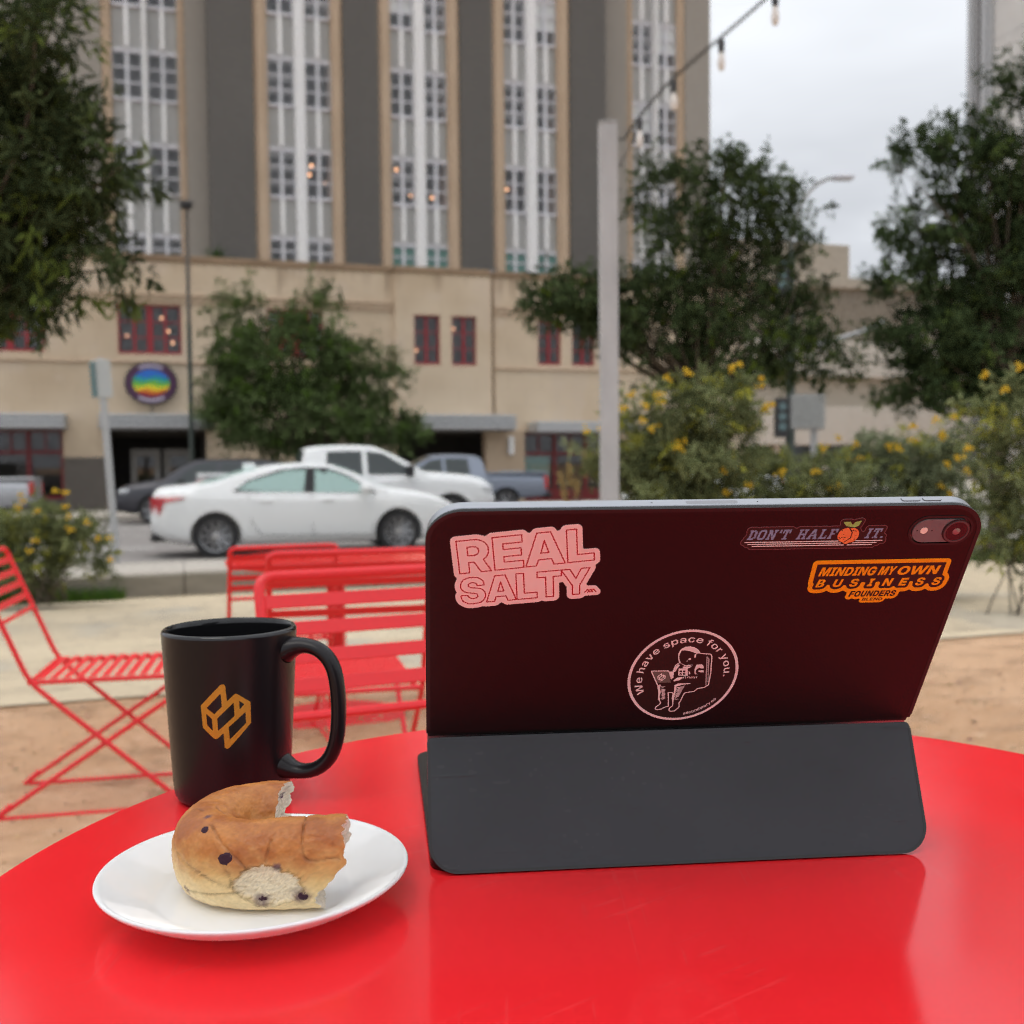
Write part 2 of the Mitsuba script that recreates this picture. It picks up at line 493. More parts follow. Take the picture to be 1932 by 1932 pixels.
structure('lane_marking', cat(*[strip([(n, -0.405 - 0.01059 * (n - 16) + 0.004), (n + 0.12, -0.405 - 0.01059 * (n + 0.12 - 16) + 0.004)], -60 + 8 * i, -56.5 + 8 * i) for n in (19.6, 24.2, 28.0) for i in range(15)]), 'road_paint', tw=SROT)
structure('pavement', cat(bx(-400, 400, 33.02, 60, -0.75, -0.45)), 'concrete', 'pavement in front of the office building', tw=SROT)
structure('kerb', cat(bx(-400, 400, 32.85, 33.02, -0.75, -0.44)), 'concrete', tw=SROT)

# grass tuft strip at the foot of the low wall
def blades(rng, pts, h, w):
    n = len(pts)
    a = rng.uniform(0, 2 * np.pi, n)
    L = h * rng.uniform(0.5, 1.1, n)
    lean = rng.uniform(0.1, 0.6, n)[:, None] * np.stack([np.cos(a), np.sin(a), 0 * a], 1) * L[:, None]
    side = np.stack([-np.sin(a), np.cos(a), 0 * a], 1) * w
    v = np.stack([pts - side, pts + side, pts + lean + np.stack([0 * L, 0 * L, L], 1)], 1).reshape(-1, 3)
    return trimesh.Trimesh(v, np.arange(3 * n).reshape(-1, 3), process=False)


rng = np.random.default_rng(3)
gp = []
for s0, s1, k in ((-3.4, -0.7, 2600), (-9, -3.4, 2500), (10.5, 16, 2600)):
    s, n = rng.uniform(s0, s1, k), 13.5 - np.abs(rng.normal(0, 0.13, k))
    z = -0.05 * (n - 1.2)
    gp.append(np.stack([s * _c - n * _s, s * _s + n * _c, z], 1))
gp = np.vstack(gp)
gm = blades(rng, gp, 0.2, 0.006)
gcol = np.repeat(np.stack([rng.uniform(0.05, 0.12, len(gp)), rng.uniform(0.12, 0.2, len(gp)), rng.uniform(0.02, 0.04, len(gp))], 1), 3, 0)
k = uniq('grass')
scene[k] = mikit.ply(gm, 'leaf', color=gcol)
labels[k] = {'label': 'green grass growing along the foot of the low wall', 'category': 'grass', 'kind': 'stuff'}

# ------------------------------------------------------------------ office building
B = thing('office_building', 'tall office block with dark grey piers, white mullions and a sandstone two storey base', 'building')


def sheet(x0, x1, y, z0, z1):
    return trimesh.Trimesh(np.array([[x0, y, z0], [x1, y, z0], [x1, y, z1], [x0, y, z1]], float), np.array([[0, 1, 2], [0, 2, 3]]), process=False)


def bp(name, mesh, bsdf, **kw):
    return part(B, name, mesh, bsdf, tw=SROT, **kw)


NT = 40.5
FLOORS = [(8.75, 9.55, 2), (11.22, 12.88, 3), (14.62, 16.26, 3), (18.0, 19.64, 3), (21.4, 23.04, 3)]
TOP = 27.0
bays = [(3.36, 5.75, NT), (8.02, 10.3, NT), (12.62, 14.9, NT), (-2.12, 0.2, NT + 0.8), (18.57, 20.7, NT + 0.8)]
# solid walls between the bays
for a, b in ((1.23, 2.85), (6.19, 7.53), (10.77, 12.09), (15.4, 16.95)):
    bp('pier', cbox(a, b, NT - 0.35, NT + 8, 7.9, TOP, 0.03), 'dark_brick')
for a, b in ((0.45, 1.23), (-6.0, -2.45), (16.95, 18.3), (21.0, 22.22)):
    bp('wall', cbox(a, b, NT + 0.55, NT + 8, 7.9, TOP, 0.03), 'grey_brick', label='grey side wing wall')
for (a, b, n), (l, r) in zip(bays, ((2.853, 6.187), (7.533, 10.767), (12.093, 15.397), (-2.447, 0.447), (18.303, 20.997))):
    for x0, x1 in ((l, a), (b, r)):
        m = cat(cbox(x0, x1, n - 0.2, n + 1.5, 7.9, TOP, 0.03), cbox(x0 + 0.12, x1 - 0.12, n - 0.27, n - 0.19, 7.9, TOP, 0.02))
        bp('stone_pilaster', m, 'sandstone_trim')
bp('core', bx(-6.0, 22.2, NT + 1.75, NT + 8.0, 7.9, TOP - 0.05), 'interior')
bp('roof', bx(-6.0, 22.2, NT - 0.1, NT + 8.2, TOP + 0.002, TOP + 0.3), 'grey_brick')

blind_bays = {(1, 3), (2, 3), (4, 2), (4, 3)}
rngw = np.random.default_rng(17)
for bi, (a, b, n) in enumerate(bays):
    c = (a + b) / 2
    mw = 0.2 if bi < 3 else 0.09
    bp('mullion', cat(cbox(c - mw, c + mw, n - 0.33, n + 0.3, 8.55, TOP, 0.05), cbox(c - mw * 0.45, c + mw * 0.45, n - 0.4, n - 0.32, 8.55, TOP, 0.02)), 'white_metal')
    halves = ((a, c - mw), (c + mw, b))
    for fi, (z0, z1, rows) in enumerate(FLOORS):
        ztop = FLOORS[fi + 1][0] if fi + 1 < len(FLOORS) else TOP
        for hi, (x0, x1) in enumerate(halves):
            x0, x1 = x0 + 0.02, x1 - 0.02
            xm = (x0 + x1) / 2
            bp('spandrel', cat(bx(x0, x1, n + 0.06, n + 0.2, z1 + 0.14, ztop - 0.14), *[bx(xm + sg * (x1 - xm) * 0.62 - 0.012, xm + sg * (x1 - xm) * 0.62 + 0.012, n + 0.04, n + 0.07, z1 + 0.16, ztop - 0.16) for sg in (-1, 1)]), 'spandrel_grey')
            bp('fin', cbox(xm - 0.085, xm + 0.085, n - 0.1, n + 0.055, z1 + 0.15, ztop - 0.15, 0.02), 'white_metal')
            fr = [cbox(x0, x1, n - 0.06, n + 0.2, z0 - 0.13, z0, 0.03), bx(x0, x1, n - 0.0, n + 0.2, z1, z1 + 0.13),
                  bx(x0, x0 + 0.025, n + 0.001, n + 0.199, z0, z1), bx(x1 - 0.025, x1, n + 0.001, n + 0.199, z0, z1), bx(xm - 0.06, xm + 0.06, n - 0.01, n + 0.19, z0 + 0.001, z1 - 0.001)]
            hz = [z0 + (z1 - z0) * i / rows for i in range(rows + 1)]
            for zz in hz[1:-1]:
                fr.append(bx(x0 + 0.025, xm - 0.061, n + 0.01, n + 0.1, zz - 0.03, zz + 0.03))
                fr.append(bx(xm + 0.061, x1 - 0.025, n + 0.01, n + 0.1, zz - 0.03, zz + 0.03))
            wk = bp('window', cat(*fr), 'frame_grey')
            teal = bi in (1, 2) and fi == 0
            for px0, px1 in ((x0 + 0.025, xm - 0.061), (xm + 0.061, x1 - 0.025)):
                for r in range(rows):
                    if teal:
                        part(wk, 'panel', bx(px0, px1, n + 0.04, n + 0.06, hz[r] + 0.03, hz[r + 1] - 0.03), 'teal_panel', tw=SROT)
                    else:
                        part(wk, 'pane', sheet(px0, px1, n + 0.035, hz[r] + (0.03 if r else 0), hz[r + 1] - (0.03 if r < rows - 1 else 0)), 'office_glass', tw=SROT)
            if (bi, fi) in blind_bays and hi == (bi + fi) % 2:
                zb = z0 + (z1 - z0) * 0.36
                part(wk, 'blind', cat(*[bx(px0 + 0.01, px1 - 0.01, n + 0.112, n + 0.118, zb, z1) for px0, px1 in ((x0 + 0.025, xm - 0.061), (xm + 0.061, x1 - 0.025))]), 'blind_pale', tw=SROT)
            elif not teal and rngw.uniform() < 0.55:
                for r in range(rows):
                    drop = rngw.uniform(0.2, 0.5) * (hz[r + 1] - hz[r])
                    part(wk, 'blind', cat(*[bx(px0 + 0.01, px1 - 0.01, n + 0.112, n + 0.118, hz[r + 1] - drop, hz[r + 1] - 0.01) for px0, px1 in ((x0 + 0.025, xm - 0.061), (xm + 0.061, x1 - 0.025))]), 'blind_grey', tw=SROT)
# string lights reflected in the lowest full storey, added as glowing spheres behind its panes
REFLECTED_BULBS = [(5.0, 12.5), (4.92, 12.15), (5.5, 11.85), (3.62, 11.8), (8.3, 12.6), (8.86, 11.65), (9.72, 11.6), (12.85, 12.15), (13.95, 12.2)]
REFLECTED_BULBS_WING = [(-1.2, 12.4), (-0.35, 12.3)]

# roof terrace things behind the parapet
for s, wd in ((1.9, 0.55), (7.1, 0.5), (11.7, 0.5)):
    t = thing('roof_unit', {1.9: 'small dark roof unit behind the parapet, leftmost of three', 7.1: 'small dark roof unit behind the parapet above the tall red windows, middle of three', 11.7: 'small dark roof unit behind the parapet, rightmost of three'}[s], 'air conditioner', 'roof units behind the parapet')
    part(t, 'housing', cbox(s - wd / 2, s + wd / 2, 39.2, 39.7, 8.15, 8.62, 0.04), 'dark_metal', tw=SROT)
    part(t, 'grille', cat(*[bx(s - wd * 0.4, s + wd * 0.4, 39.185, 39.2, 8.2 + 0.06 * i, 8.235 + 0.06 * i) for i in range(6)]), 'frame_grey', tw=SROT)

# ------------------------------------------------------------------ the two storey base
NP = 38.1


def wall_with_holes(s0, s1, z0, z1, holes, n0, n1):
    g = sbox(s0, z0, s1, z1).difference(union_all([sbox(*h) for h in holes])) if holes else sbox(s0, z0, s1, z1)
    m = extrude(g, n1 - n0)
    v = np.asarray(m.vertices)
    return trimesh.Trimesh(np.stack([v[:, 0], n1 - v[:, 2], v[:, 1]], 1), m.faces, process=False)


sections = [(-14.0, 7.6, NP, [(-1.98, 4.9, 0.1, 6.6), (-6.4, 4.9, -4.3, 6.6), (3.0, 4.9, 5.0, 6.6), (-14, -0.5, -3.8, 2.32), (-2.45, -0.5, 0.85, 2.32)]),
            (7.6, 11.28, NP - 0.16, [(8.3, 4.72, 9.3, 6.56), (9.74, 4.72, 10.7, 6.56), (7.601, -0.5, 11.27, 2.3)]),
            (11.45, 22.2, NP, [(13.2, 4.82, 14.15, 6.5), (14.6, 4.82, 15.55, 6.5), (12.6, -0.5, 16.6, 2.25), (17.4, -0.5, 21.5, 2.25)])]
for s0, s1, n, holes in sections:
    bp('stone_wall', wall_with_holes(s0, s1, -0.5, 8.06, holes, n, n + 0.55), 'limestone')
    bp('coping', cbox(s0 + 0.002, s1 - 0.002, n - 0.05, n + 0.6, 8.062, 8.32, 0.03), 'coping_stone')
bp('joint', bx(11.282, 11.448, NP + 0.03, NP + 0.5, -0.5, 8.1), 'coping_stone')
for s0, s1 in ((-14, 7.58), (11.47, 22.2)):
    for i, z in enumerate((6.66, 6.79, 6.92)):
        bp('string_course', cbox(s0, s1, NP - 0.07, NP - 0.002, z, z + 0.07, 0.02), 'sandstone_trim')
for s0, s1, z in ((-14, 7.59, 4.58), (11.46, 22.2, 4.6)):
    bp('ledge', cbox(s0, s1, NP - 0.09, NP - 0.002, z, z + 0.09, 0.02), 'sandstone_trim')
bp('terrace', bx(-14, 22.2, NP + 0.6, NT + 2, 7.6, 7.88), 'concrete')
bp('core', bx(-14, 22.2, NP + 2.6, NP + 12, -0.5, 7.5), 'interior')
bp('base_course', cbox(-3.79, -2.46, NP - 0.06, NP - 0.002, -0.5, 1.36, 0.02), 'base_grey', label='dark grey painted base of the stone wall')
bp('base_course', cbox(0.87, 7.59, NP - 0.06, NP - 0.002, -0.5, 1.1, 0.02), 'base_grey', label='dark grey painted base of the stone wall')


def red_window(s0, s1, z0, z1, n, cols, rows, bsdf='red_frame', thick=()):
    fr = [bx(s0, s1, n, n + 0.12, z0, z0 + 0.1), bx(s0, s1, n, n + 0.12, z1 - 0.07, z1), bx(s0, s0 + 0.07, n + 0.001, n + 0.119, z0 + 0.1, z1 - 0.07), bx(s1 - 0.07, s1, n + 0.001, n + 0.119, z0 + 0.1, z1 - 0.07)]
    xs = np.linspace(s0 + 0.03, s1 - 0.03, cols + 1)
    zs = np.linspace(z0 + 0.05, z1 - 0.03, rows + 1)
    for i, x in enumerate(xs[1:-1]):
        h = 0.1 if i in thick else 0.045
        fr.append(bx(x - h, x + h, n - 0.02, n + 0.11, z0 + 0.1, z1 - 0.07))
    for z in zs[1:-1]:
        for x0, x1 in zip(xs, xs[1:]):
            fr.append(bx(x0 + 0.046, x1 - 0.046, n + 0.03, n + 0.09, z - 0.022, z + 0.022))
    k = bp('window', cat(*fr), bsdf, label='red framed window')
    for x0, x1 in zip(xs, xs[1:]):
        for a, b in zip(zs, zs[1:]):
            part(k, 'pane', sheet(x0 + 0.047, x1 - 0.047, n + 0.055, a + 0.023, b - 0.023), 'office_glass', tw=SROT)
    return k


red_window(-1.98, 0.1, 4.9, 6.6, NP + 0.16, 4, 3, thick=(1,))
red_window(-6.4, -4.3, 4.9, 6.6, NP + 0.16, 4, 3, thick=(1,))
red_window(3.0, 5.0, 4.9, 6.6, NP + 0.16, 4, 3, thick=(1,))
for s in (8.3, 9.74):
    red_window(s, s + 0.98, 4.72, 6.56, NP, 2, 3)
for s in (13.2, 14.6):
    red_window(s, s + 0.95, 4.82, 6.5, NP + 0.14, 2, 3)
REFLECTED_BULBS2 = [(-1.7, 5.55), (-1.45, 5.15), (-0.55, 6.2), (-0.33, 5.75), (-0.2, 5.35), (8.5, 5.3), (9.95, 6.15)]  # same added glow for the reflections in the red framed windows


def storefront(s0, s1, z0, z1, n, cols, transom, bsdf):
    fr = [bx(s0, s1, n, n + 0.12, z0, z0 + 0.12), bx(s0, s1, n, n + 0.12, z1 - 0.08, z1), bx(s0, s1, n + 0.002, n + 0.118, transom - 0.06, transom + 0.06)]
    xs = np.linspace(s0 + 0.05, s1 - 0.05, cols + 1)
    for x in xs:
        fr.append(bx(x - 0.07, x + 0.07, n - 0.02, n + 0.11, z0 + 0.001, z1 - 0.001))
    for x0, x1 in zip(xs, xs[1:]):
        fr.append(bx((x0 + x1) / 2 - 0.035, (x0 + x1) / 2 + 0.035, n + 0.01, n + 0.1, transom + 0.061, z1 - 0.081))
    k = bp('shopfront', cat(*fr), bsdf)
    for x0, x1 in zip(xs, xs[1:]):
        part(k, 'pane', sheet(x0 + 0.071, x1 - 0.071, n + 0.05, z0 + 0.12, transom - 0.061), 'office_glass', tw=SROT)
        for a, b in ((x0 + 0.071, (x0 + x1) / 2 - 0.036), ((x0 + x1) / 2 + 0.036, x1 - 0.071)):
            part(k, 'pane', sheet(a, b, n + 0.05, transom + 0.061, z1 - 0.081), 'office_glass', tw=SROT)
    return k


storefront(-9.2, -3.8, -0.05, 2.3, NP + 0.3, 5, 1.55, 'red_frame_dark')
bp('stall_riser', bx(-9.2, -3.8, NP + 0.25, NP + 0.5, -0.5, -0.051), 'base_grey')
storefront(12.6, 16.6, -0.1, 2.2, NP + 0.3, 3, 1.4, 'red_frame_dark')
bp('stall_riser', bx(12.6, 16.6, NP + 0.25, NP + 0.5, -0.5, -0.101), 'red_frame_dark')
bp('panel', bx(12.75, 13.75, NP + 0.38, NP + 0.4, 0.1, 1.3), 'teal_panel')
storefront(17.4, 21.5, -0.1, 2.2, NP + 0.3, 3, 1.4, 'red_frame_dark')
# recessed doors under the second awning
bp('entrance', cat(bx(-2.45, -2.3, NP + 0.56, NP + 2.5, -0.5, 2.3), bx(0.7, 0.85, NP + 0.56, NP + 2.5, -0.5, 2.3), bx(-2.3, 0.7, NP + 0.56, NP + 2.5, 2.1, 2.3)), 'interior')
for i, (s0, s1) in enumerate(((-1.72, -0.72), (-0.6, 0.4))):
    k = bp('door', cat(bx(s0, s0 + 0.2, NP + 1.3, NP + 1.38, -0.45, 1.65), bx(s1 - 0.2, s1, NP + 1.3, NP + 1.38, -0.45, 1.65), bx(s0 + 0.2, s1 - 0.2, NP + 1.301, NP + 1.379, 1.4, 1.65), bx(s0 + 0.2, s1 - 0.2, NP + 1.301, NP + 1.379, -0.45, 0.15)), 'door_grey')
    part(k, 'pane', sheet(s0 + 0.2, s1 - 0.2, NP + 1.33, 0.15, 1.4), 'office_glass', tw=SROT)
    part(k, 'handle', bx(s1 - 0.14 if i == 0 else s0 + 0.08, s1 - 0.08 if i == 0 else s0 + 0.14, NP + 1.24, NP + 1.29, 0.4, 0.9), 'pole_galv', tw=SROT)
# dark open entrance in the middle section
bp('entrance', cat(bx(7.65, 10.7, NP + 2.4, NP + 2.5, -0.5, 2.3), bx(7.61, 11.2, NP + 0.4, NP + 2.4, 2.15, 2.29), bx(8.6, 8.72, NP + 2.3, NP + 2.39, -0.5, 1.6), bx(10.0, 10.12, NP + 2.3, NP + 2.39, -0.5, 1.6), bx(8.6, 10.12, NP + 2.3, NP + 2.39, 1.6, 1.75)), 'interior')
pk = bp('stone_pillar', cbox(11.0, 12.55, NP - 0.24, NP + 0.3, -0.5, 2.3, 0.03), 'sandstone_trim')
part(pk, 'wall_lamp', cbox(11.85, 12.08, NP - 0.42, NP - 0.243, 1.35, 2.05, 0.05), 'white_metal', tw=SROT)
part(pk, 'notice_board', cbox(11.5, 12.4, NP - 0.3, NP - 0.243, -0.1, 0.75, 0.01), 'sign_face', tw=SROT)


def awning(s0, s1, z0, z1, n, ribs, label):
    t = thing('awning', label, 'awning', 'metal awnings over the shop fronts')
    h = (z1 - z0) / ribs
    for i in range(ribs):
        part(t, 'rib', cbox(s0, s1, n - 1.15 + 0.03 * i, n - 0.003, z0 + h * i + 0.02, z0 + h * (i + 1) - 0.02, 0.03), 'awning_metal', tw=SROT)
    part(t, 'soffit', bx(s0 + 0.05, s1 - 0.05, n - 1.0, n - 0.004, z0 - 0.03, z0 + 0.015), 'awning_dark', tw=SROT)
    part(t, 'core', bx(s0 + 0.04, s1 - 0.04, n - 1.05, n - 0.004, z0 + 0.025, z1 - 0.025), 'awning_dark', tw=SROT)


awning(-10.5, -3.62, 2.3, 2.82, NP, 3, 'ribbed grey metal awning over the red shop front at far left')
awning(-2.6, 1.05, 2.3, 2.82, NP, 3, 'ribbed grey metal awning over the grey glazed doors below the oval sign')
awning(8.3, 11.9, 2.27, 2.85, NP - 0.16, 3, 'ribbed grey metal awning over the dark entrance above the pickups')
awning(12.75, 16.7, 2.18, 2.62, NP, 1, 'plain grey metal awning over the right hand red shop front')
awning(17.4, 21.5, 2.18, 2.62, NP, 1, 'plain grey metal awning of the last shop front behind the big bush')


def reflection_spheres(parent_of, spots, n, r, k_=1.0):  # added emitting bulbs stand in for string lights mirrored in the glass
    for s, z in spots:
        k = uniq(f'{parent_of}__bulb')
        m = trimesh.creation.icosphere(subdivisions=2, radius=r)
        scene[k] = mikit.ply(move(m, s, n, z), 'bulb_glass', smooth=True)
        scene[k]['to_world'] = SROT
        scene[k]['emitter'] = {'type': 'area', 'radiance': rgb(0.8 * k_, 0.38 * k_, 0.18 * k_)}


reflection_spheres(B, REFLECTED_BULBS, NT + 0.3, 0.055)
reflection_spheres(B, REFLECTED_BULBS_WING, NT + 1.1, 0.055)
reflection_spheres(B, REFLECTED_BULBS2, NP + 0.4, 0.05, 0.6)
scene['office_glass'] = {'type': 'thindielectric', 'int_ior': 1.5}

# ------------------------------------------------------------------ oval shop sign
S = thing('shop_sign', 'oval purple shop sign with a rainbow striped centre hanging on the stone wall', 'sign')
cs, cz, rx, rz = -0.93, 3.88, 0.86, 0.74
oval = affinity.scale(Point(0, 0).buffer(1, 64), rx, rz)


def signp(name, g, y0, y1, bsdf, label=None):
    m = xz(extrude(g, y1 - y0))
    part(S, name, move(m, cs, NP - 0.3 - y0, cz), bsdf, tw=SROT, label=label)


signp('panel', oval, -0.06, 0.06, 'ink_black')
signp('border', affinity.scale(oval, 0.93, 0.93), 0.06, 0.075, 'ink_purple')
inner = affinity.scale(Point(0, 0).buffer(1, 64), 0.6, 0.46)
zz = [0.5, 0.2, 0.06, -0.1, -0.22, -0.33, -0.5]
for i, b in enumerate(('rain_blue', 'rain_teal', 'rain_green', 'rain_yellow', 'rain_orange', 'rain_red')):
    wob = [(x, zz[i + 1] + 0.035 * math.sin(x * 9 + i)) for x in np.linspace(-0.7, 0.7, 40)]
    top = [(x, zz[i] + 0.035 * math.sin(x * 9 + i - 1)) for x in np.linspace(0.7, -0.7, 40)]
    signp('stripe', inner.intersection(Polygon(wob + top).buffer(0)), 0.075, 0.085, b)
# the lettering is too blurred to read: two arcs of pale marks
marks = []
for a in np.linspace(62, 118, 9):
    t = math.radians(a)
    marks.append(affinity.translate(affinity.rotate(sbox(-0.032, -0.05, 0.032, 0.05), a - 90), 0.72 * math.cos(t), 0.585 * math.sin(t)))
for a in np.linspace(238, 302, 11):
    t = math.radians(a)
    marks.append(affinity.translate(affinity.rotate(sbox(-0.03, -0.05, 0.03, 0.05), a - 270), 0.72 * math.cos(t), 0.585 * math.sin(t)))
signp('lettering', union_all(marks), 0.075, 0.085, 'ink_pale')
part(S, 'bracket', cat(bx(cs - 0.03, cs + 0.03, NP - 0.25, NP - 0.003, cz - 0.7, cz - 0.62), bx(cs - 0.03, cs + 0.03, NP - 0.25, NP - 0.003, cz + 0.6, cz + 0.68), bx(cs - 0.02, cs + 0.02, NP - 0.32, NP - 0.28, 2.83, cz - 0.72)), 'dark_metal', tw=SROT)

# ------------------------------------------------------------------ buildings further right
Q = thing('distant_building', 'beige concrete car park with a brown lattice screen behind the right hand trees', 'building')


def qp(name, mesh, bsdf, **kw):
    return part(Q, name, mesh, bsdf, tw=SROT, **kw)


qp('wall', cbox(38, 53.6, 75, 90, 15.5, 19.0, 0.05), 'precast_beige')
qp('parapet', cbox(36, 72, 74.8, 90, 15.4, 16.3, 0.05), 'precast_beige')
qp('wall', bx(36, 72, 75.6, 90, 10.9, 15.4), 'screen_brown')
qp('wall', bx(36, 72, 75.61, 90, 5.4, 10.89), 'precast_beige')
for i in range(120):
    qp('slat', bx(36.1 + 0.3 * i, 36.2 + 0.3 * i, 75.2, 75.59, 11.0, 15.39), 'precast_beige')
qp('wall', cbox(36, 72, 74.7, 75.58, 8.0, 10.98, 0.05), 'precast_pale')
qp('wall', cbox(36, 72, 73.9, 75.58, 2.35, 5.5, 0.05), 'precast_pale')
for i in range(8):
    qp('column', cbox(37 + 4.6 * i, 37.5 + 4.6 * i, 74.5, 75.3, -0.75, 2.34, 0.05), 'precast_pale')
    qp('pane', bx(37.52 + 4.6 * i, 41.58 + 4.6 * i, 75.0, 75.05, -0.5, 2.3), 'car_glass')
qp('wall', bx(36, 72, 75.4, 90, -0.75, 2.34), 'interior')
R = thing('pale_building', 'pale stucco high building with grey corner fins at the right edge', 'building')
part(R, 'wall', cbox(65.6, 95, 50, 75, -0.75, 45, 0.1), 'stucco_pale', tw=SROT)
for i in range(3):
    part(R, 'fin', cbox(65.1, 65.25, 72.6 + 0.8 * i, 73.0 + 0.8 * i, -0.75, 45, 0.03), 'awning_metal' if i != 1 else 'awning_dark', tw=SROT)
part(R, 'corner', cbox(65.26, 65.59, 72.2, 75.0, -0.75, 45, 0.03), 'awning_metal', tw=SROT)
part(R, 'ledge', cbox(65.35, 65.59, 50, 72.1, 2.9, 3.2, 0.03), 'awning_metal', tw=SROT)
for i in range(5):
    part(R, 'panel_joint', bx(65.57, 65.61, 50, 72.1, 8 + 7 * i, 8.06 + 7 * i), 'awning_metal', tw=SROT)

# small stones lying on the gravel: one object, nobody could count them
rng = np.random.default_rng(41)
cnt = 5200
yy = 0.9 + 5.2 * rng.uniform(0, 1, cnt) ** 0.8
xx = rng.uniform(-0.75, 0.8, cnt) * (yy + 0.6)
nn_ = -xx * _s + yy * _c
keep = nn_ < 5.8
xx, yy, nn_ = xx[keep], yy[keep], nn_[keep]
zz_ = -0.05 * np.clip(nn_ - 1.2, 0, 12.35)
oct_ = np.array([[1, 0, 0], [-1, 0, 0], [0, 1, 0], [0, -1, 0], [0, 0, 1], [0, 0, -1]], float)
of = np.array([[0, 2, 4], [2, 1, 4], [1, 3, 4], [3, 0, 4], [2, 0, 5], [1, 2, 5], [3, 1, 5], [0, 3, 5]])
rad_ = rng.uniform(0.0025, 0.009, len(xx)) * rng.choice([1, 1, 1, 1.7], len(xx))
sv = oct_[None] * rad_[:, None, None] * rng.uniform(0.6, 1.3, (len(xx), 6, 3)) * [1, 1, 0.7] + np.stack([xx, yy, zz_ + rad_ * 0.3], 1)[:, None]
sf = of[None] + (np.arange(len(xx)) * 6)[:, None, None]
k = uniq('gravel_stones')
scene['stone_mixed'] = {'type': 'twosided', 'bsdf': {'type': 'principled', 'base_color': {'type': 'mesh_attribute', 'name': 'vertex_color'}, 'roughness': 0.85, 'specular': 0.2}}
tone = np.array([0.5, 0.32, 0.2]) * rng.uniform(0.45, 1.35, (len(xx), 1)) + rng.uniform(-0.03, 0.03, (len(xx), 3))
scene[k] = mikit.ply(trimesh.Trimesh(sv.reshape(-1, 3), sf.reshape(-1, 3), process=False), 'stone_mixed', color=np.clip(np.repeat(tone, 6, 0), 0.05, 0.8))
labels[k] = {'label': 'loose small stones scattered over the tan gravel', 'category': 'gravel', 'kind': 'stuff'}
# ------------------------------------------------------------------ vehicles (local: x forward, y to the left, z up, origin on the road under the rear bumper)
def pl(pts):
    a = np.array(pts, float)
    from scipy.interpolate import PchipInterpolator
    return PchipInterpolator(a[:, 0], a[:, 1])


def car_shell(L, top, belt, halfw, bottom, roofw, wheels, wr, N=90):
    """Closed body lofted over cross sections, with the wheel arches cut out."""
    xs = np.unique(np.r_[np.linspace(0, L, N), np.linspace(0, 0.25, 8), np.linspace(L - 0.3, L, 8)])
    rows = []
    for x in xs:
        zt, zb, w, z0 = float(top(x)), float(belt(x)), float(halfw(x)), float(bottom(x))
        zb = min(zb, zt - 0.03)
        g = max(zt - zb - 0.03, 0.0)
        wg = w - 0.05 - min(g * 0.42, w - 0.05 - roofw)
        zm = z0 + 0.5 * (zb - z0)
        pts = [(0, z0), (w - 0.16, z0), (w - 0.05, z0 + 0.05), (w - 0.015, z0 + 0.16), (w, zm), (w - 0.006, zb - 0.1), (w - 0.03, zb - 0.015), (w - 0.055, zb + 0.005),
               (wg + 0.03, zt - 0.06 if g > 0.1 else zb + 0.012), (wg - 0.03, zt - 0.02), (wg - 0.14, zt + 0.0), (wg * 0.5, zt + 0.018), (0, zt + 0.025)]
        rows.append(pts)
    A = np.array(rows)
    n, m = A.shape[:2]
    full = np.concatenate([A, A[:, -2:0:-1] * [-1, 1]], 1)
    M = full.shape[1]
    v = np.concatenate([np.repeat(xs[:, None, None], M, 1), full], 2).reshape(-1, 3)
    f = []
    for i in range(n - 1):
        for k in range(M):
            l = (k + 1) % M
            f += [[i * M + k, (i + 1) * M + k, (i + 1) * M + l], [i * M + k, (i + 1) * M + l, i * M + l]]
    for i, rev in ((0, False), (n - 1, True)):
        c = len(v)
        v = np.vstack([v, v[i * M:(i + 1) * M].mean(0)])
        for k in range(M):
            l = (k + 1) % M
            f.append([c, i * M + l, i * M + k] if rev else [c, i * M + k, i * M + l])
    man = manifold3d.Manifold(manifold3d.Mesh(v.astype(np.float32), np.array(f, np.uint32)))
    if man.volume() < 0:
        man = manifold3d.Manifold(manifold3d.Mesh(v.astype(np.float32), np.array(f, np.uint32)[:, ::-1].copy()))
    for wx in wheels:
        cyl = manifold3d.Manifold.cylinder(0.5, wr * 1.13, wr * 1.13, 40).rotate([90, 0, 0])
        W = float(halfw(wx))
        man = man - cyl.translate([wx, W + 0.2, wr * 0.99]) - cyl.translate([wx, -W + 0.3, wr * 0.99])
    q = man.to_mesh()
    return trimesh.Trimesh(q.vert_properties[:, :3], q.tri_verts, process=False)


def side_y(x, z, top, belt, halfw, roofw):
    zt, zb, w = top(x), belt(x), halfw(x)
    zb = np.minimum(zb, zt - 0.03)
    g = np.maximum(zt - zb - 0.03, 0.0)
    wg = w - 0.05 - np.minimum(g * 0.42, w - 0.05 - roofw)
    t = np.clip((z - zb - 0.005) / np.maximum(zt - 0.06 - zb - 0.005, 0.01), 0, 1)
    return (w - 0.055) * (1 - t) + (wg + 0.03) * t


def side_glass(poly, S, off=0.006):
    """A side window: a thin shell over the polygon in (x, z), mirrored to both sides."""
    p = Polygon(poly)
    ms = []
    x0, z0, x1, z1 = p.bounds
    for xa in np.arange(x0, x1, 0.08):
        q = p.intersection(sbox(xa, z0 - 1, min(xa + 0.08, x1), z1 + 1))
        for r in polys(q):
            m = trimesh.creation.extrude_polygon(r, 0.01, engine='earcut')
            v = np.asarray(m.vertices)
            y = side_y(v[:, 0], v[:, 1], *S)
            for sg in (1, -1):
                w = np.stack([v[:, 0], sg * (y + off - v[:, 2]), v[:, 1]], 1)
                ms.append(trimesh.Trimesh(w, m.faces, process=False))
    return cat(*ms)


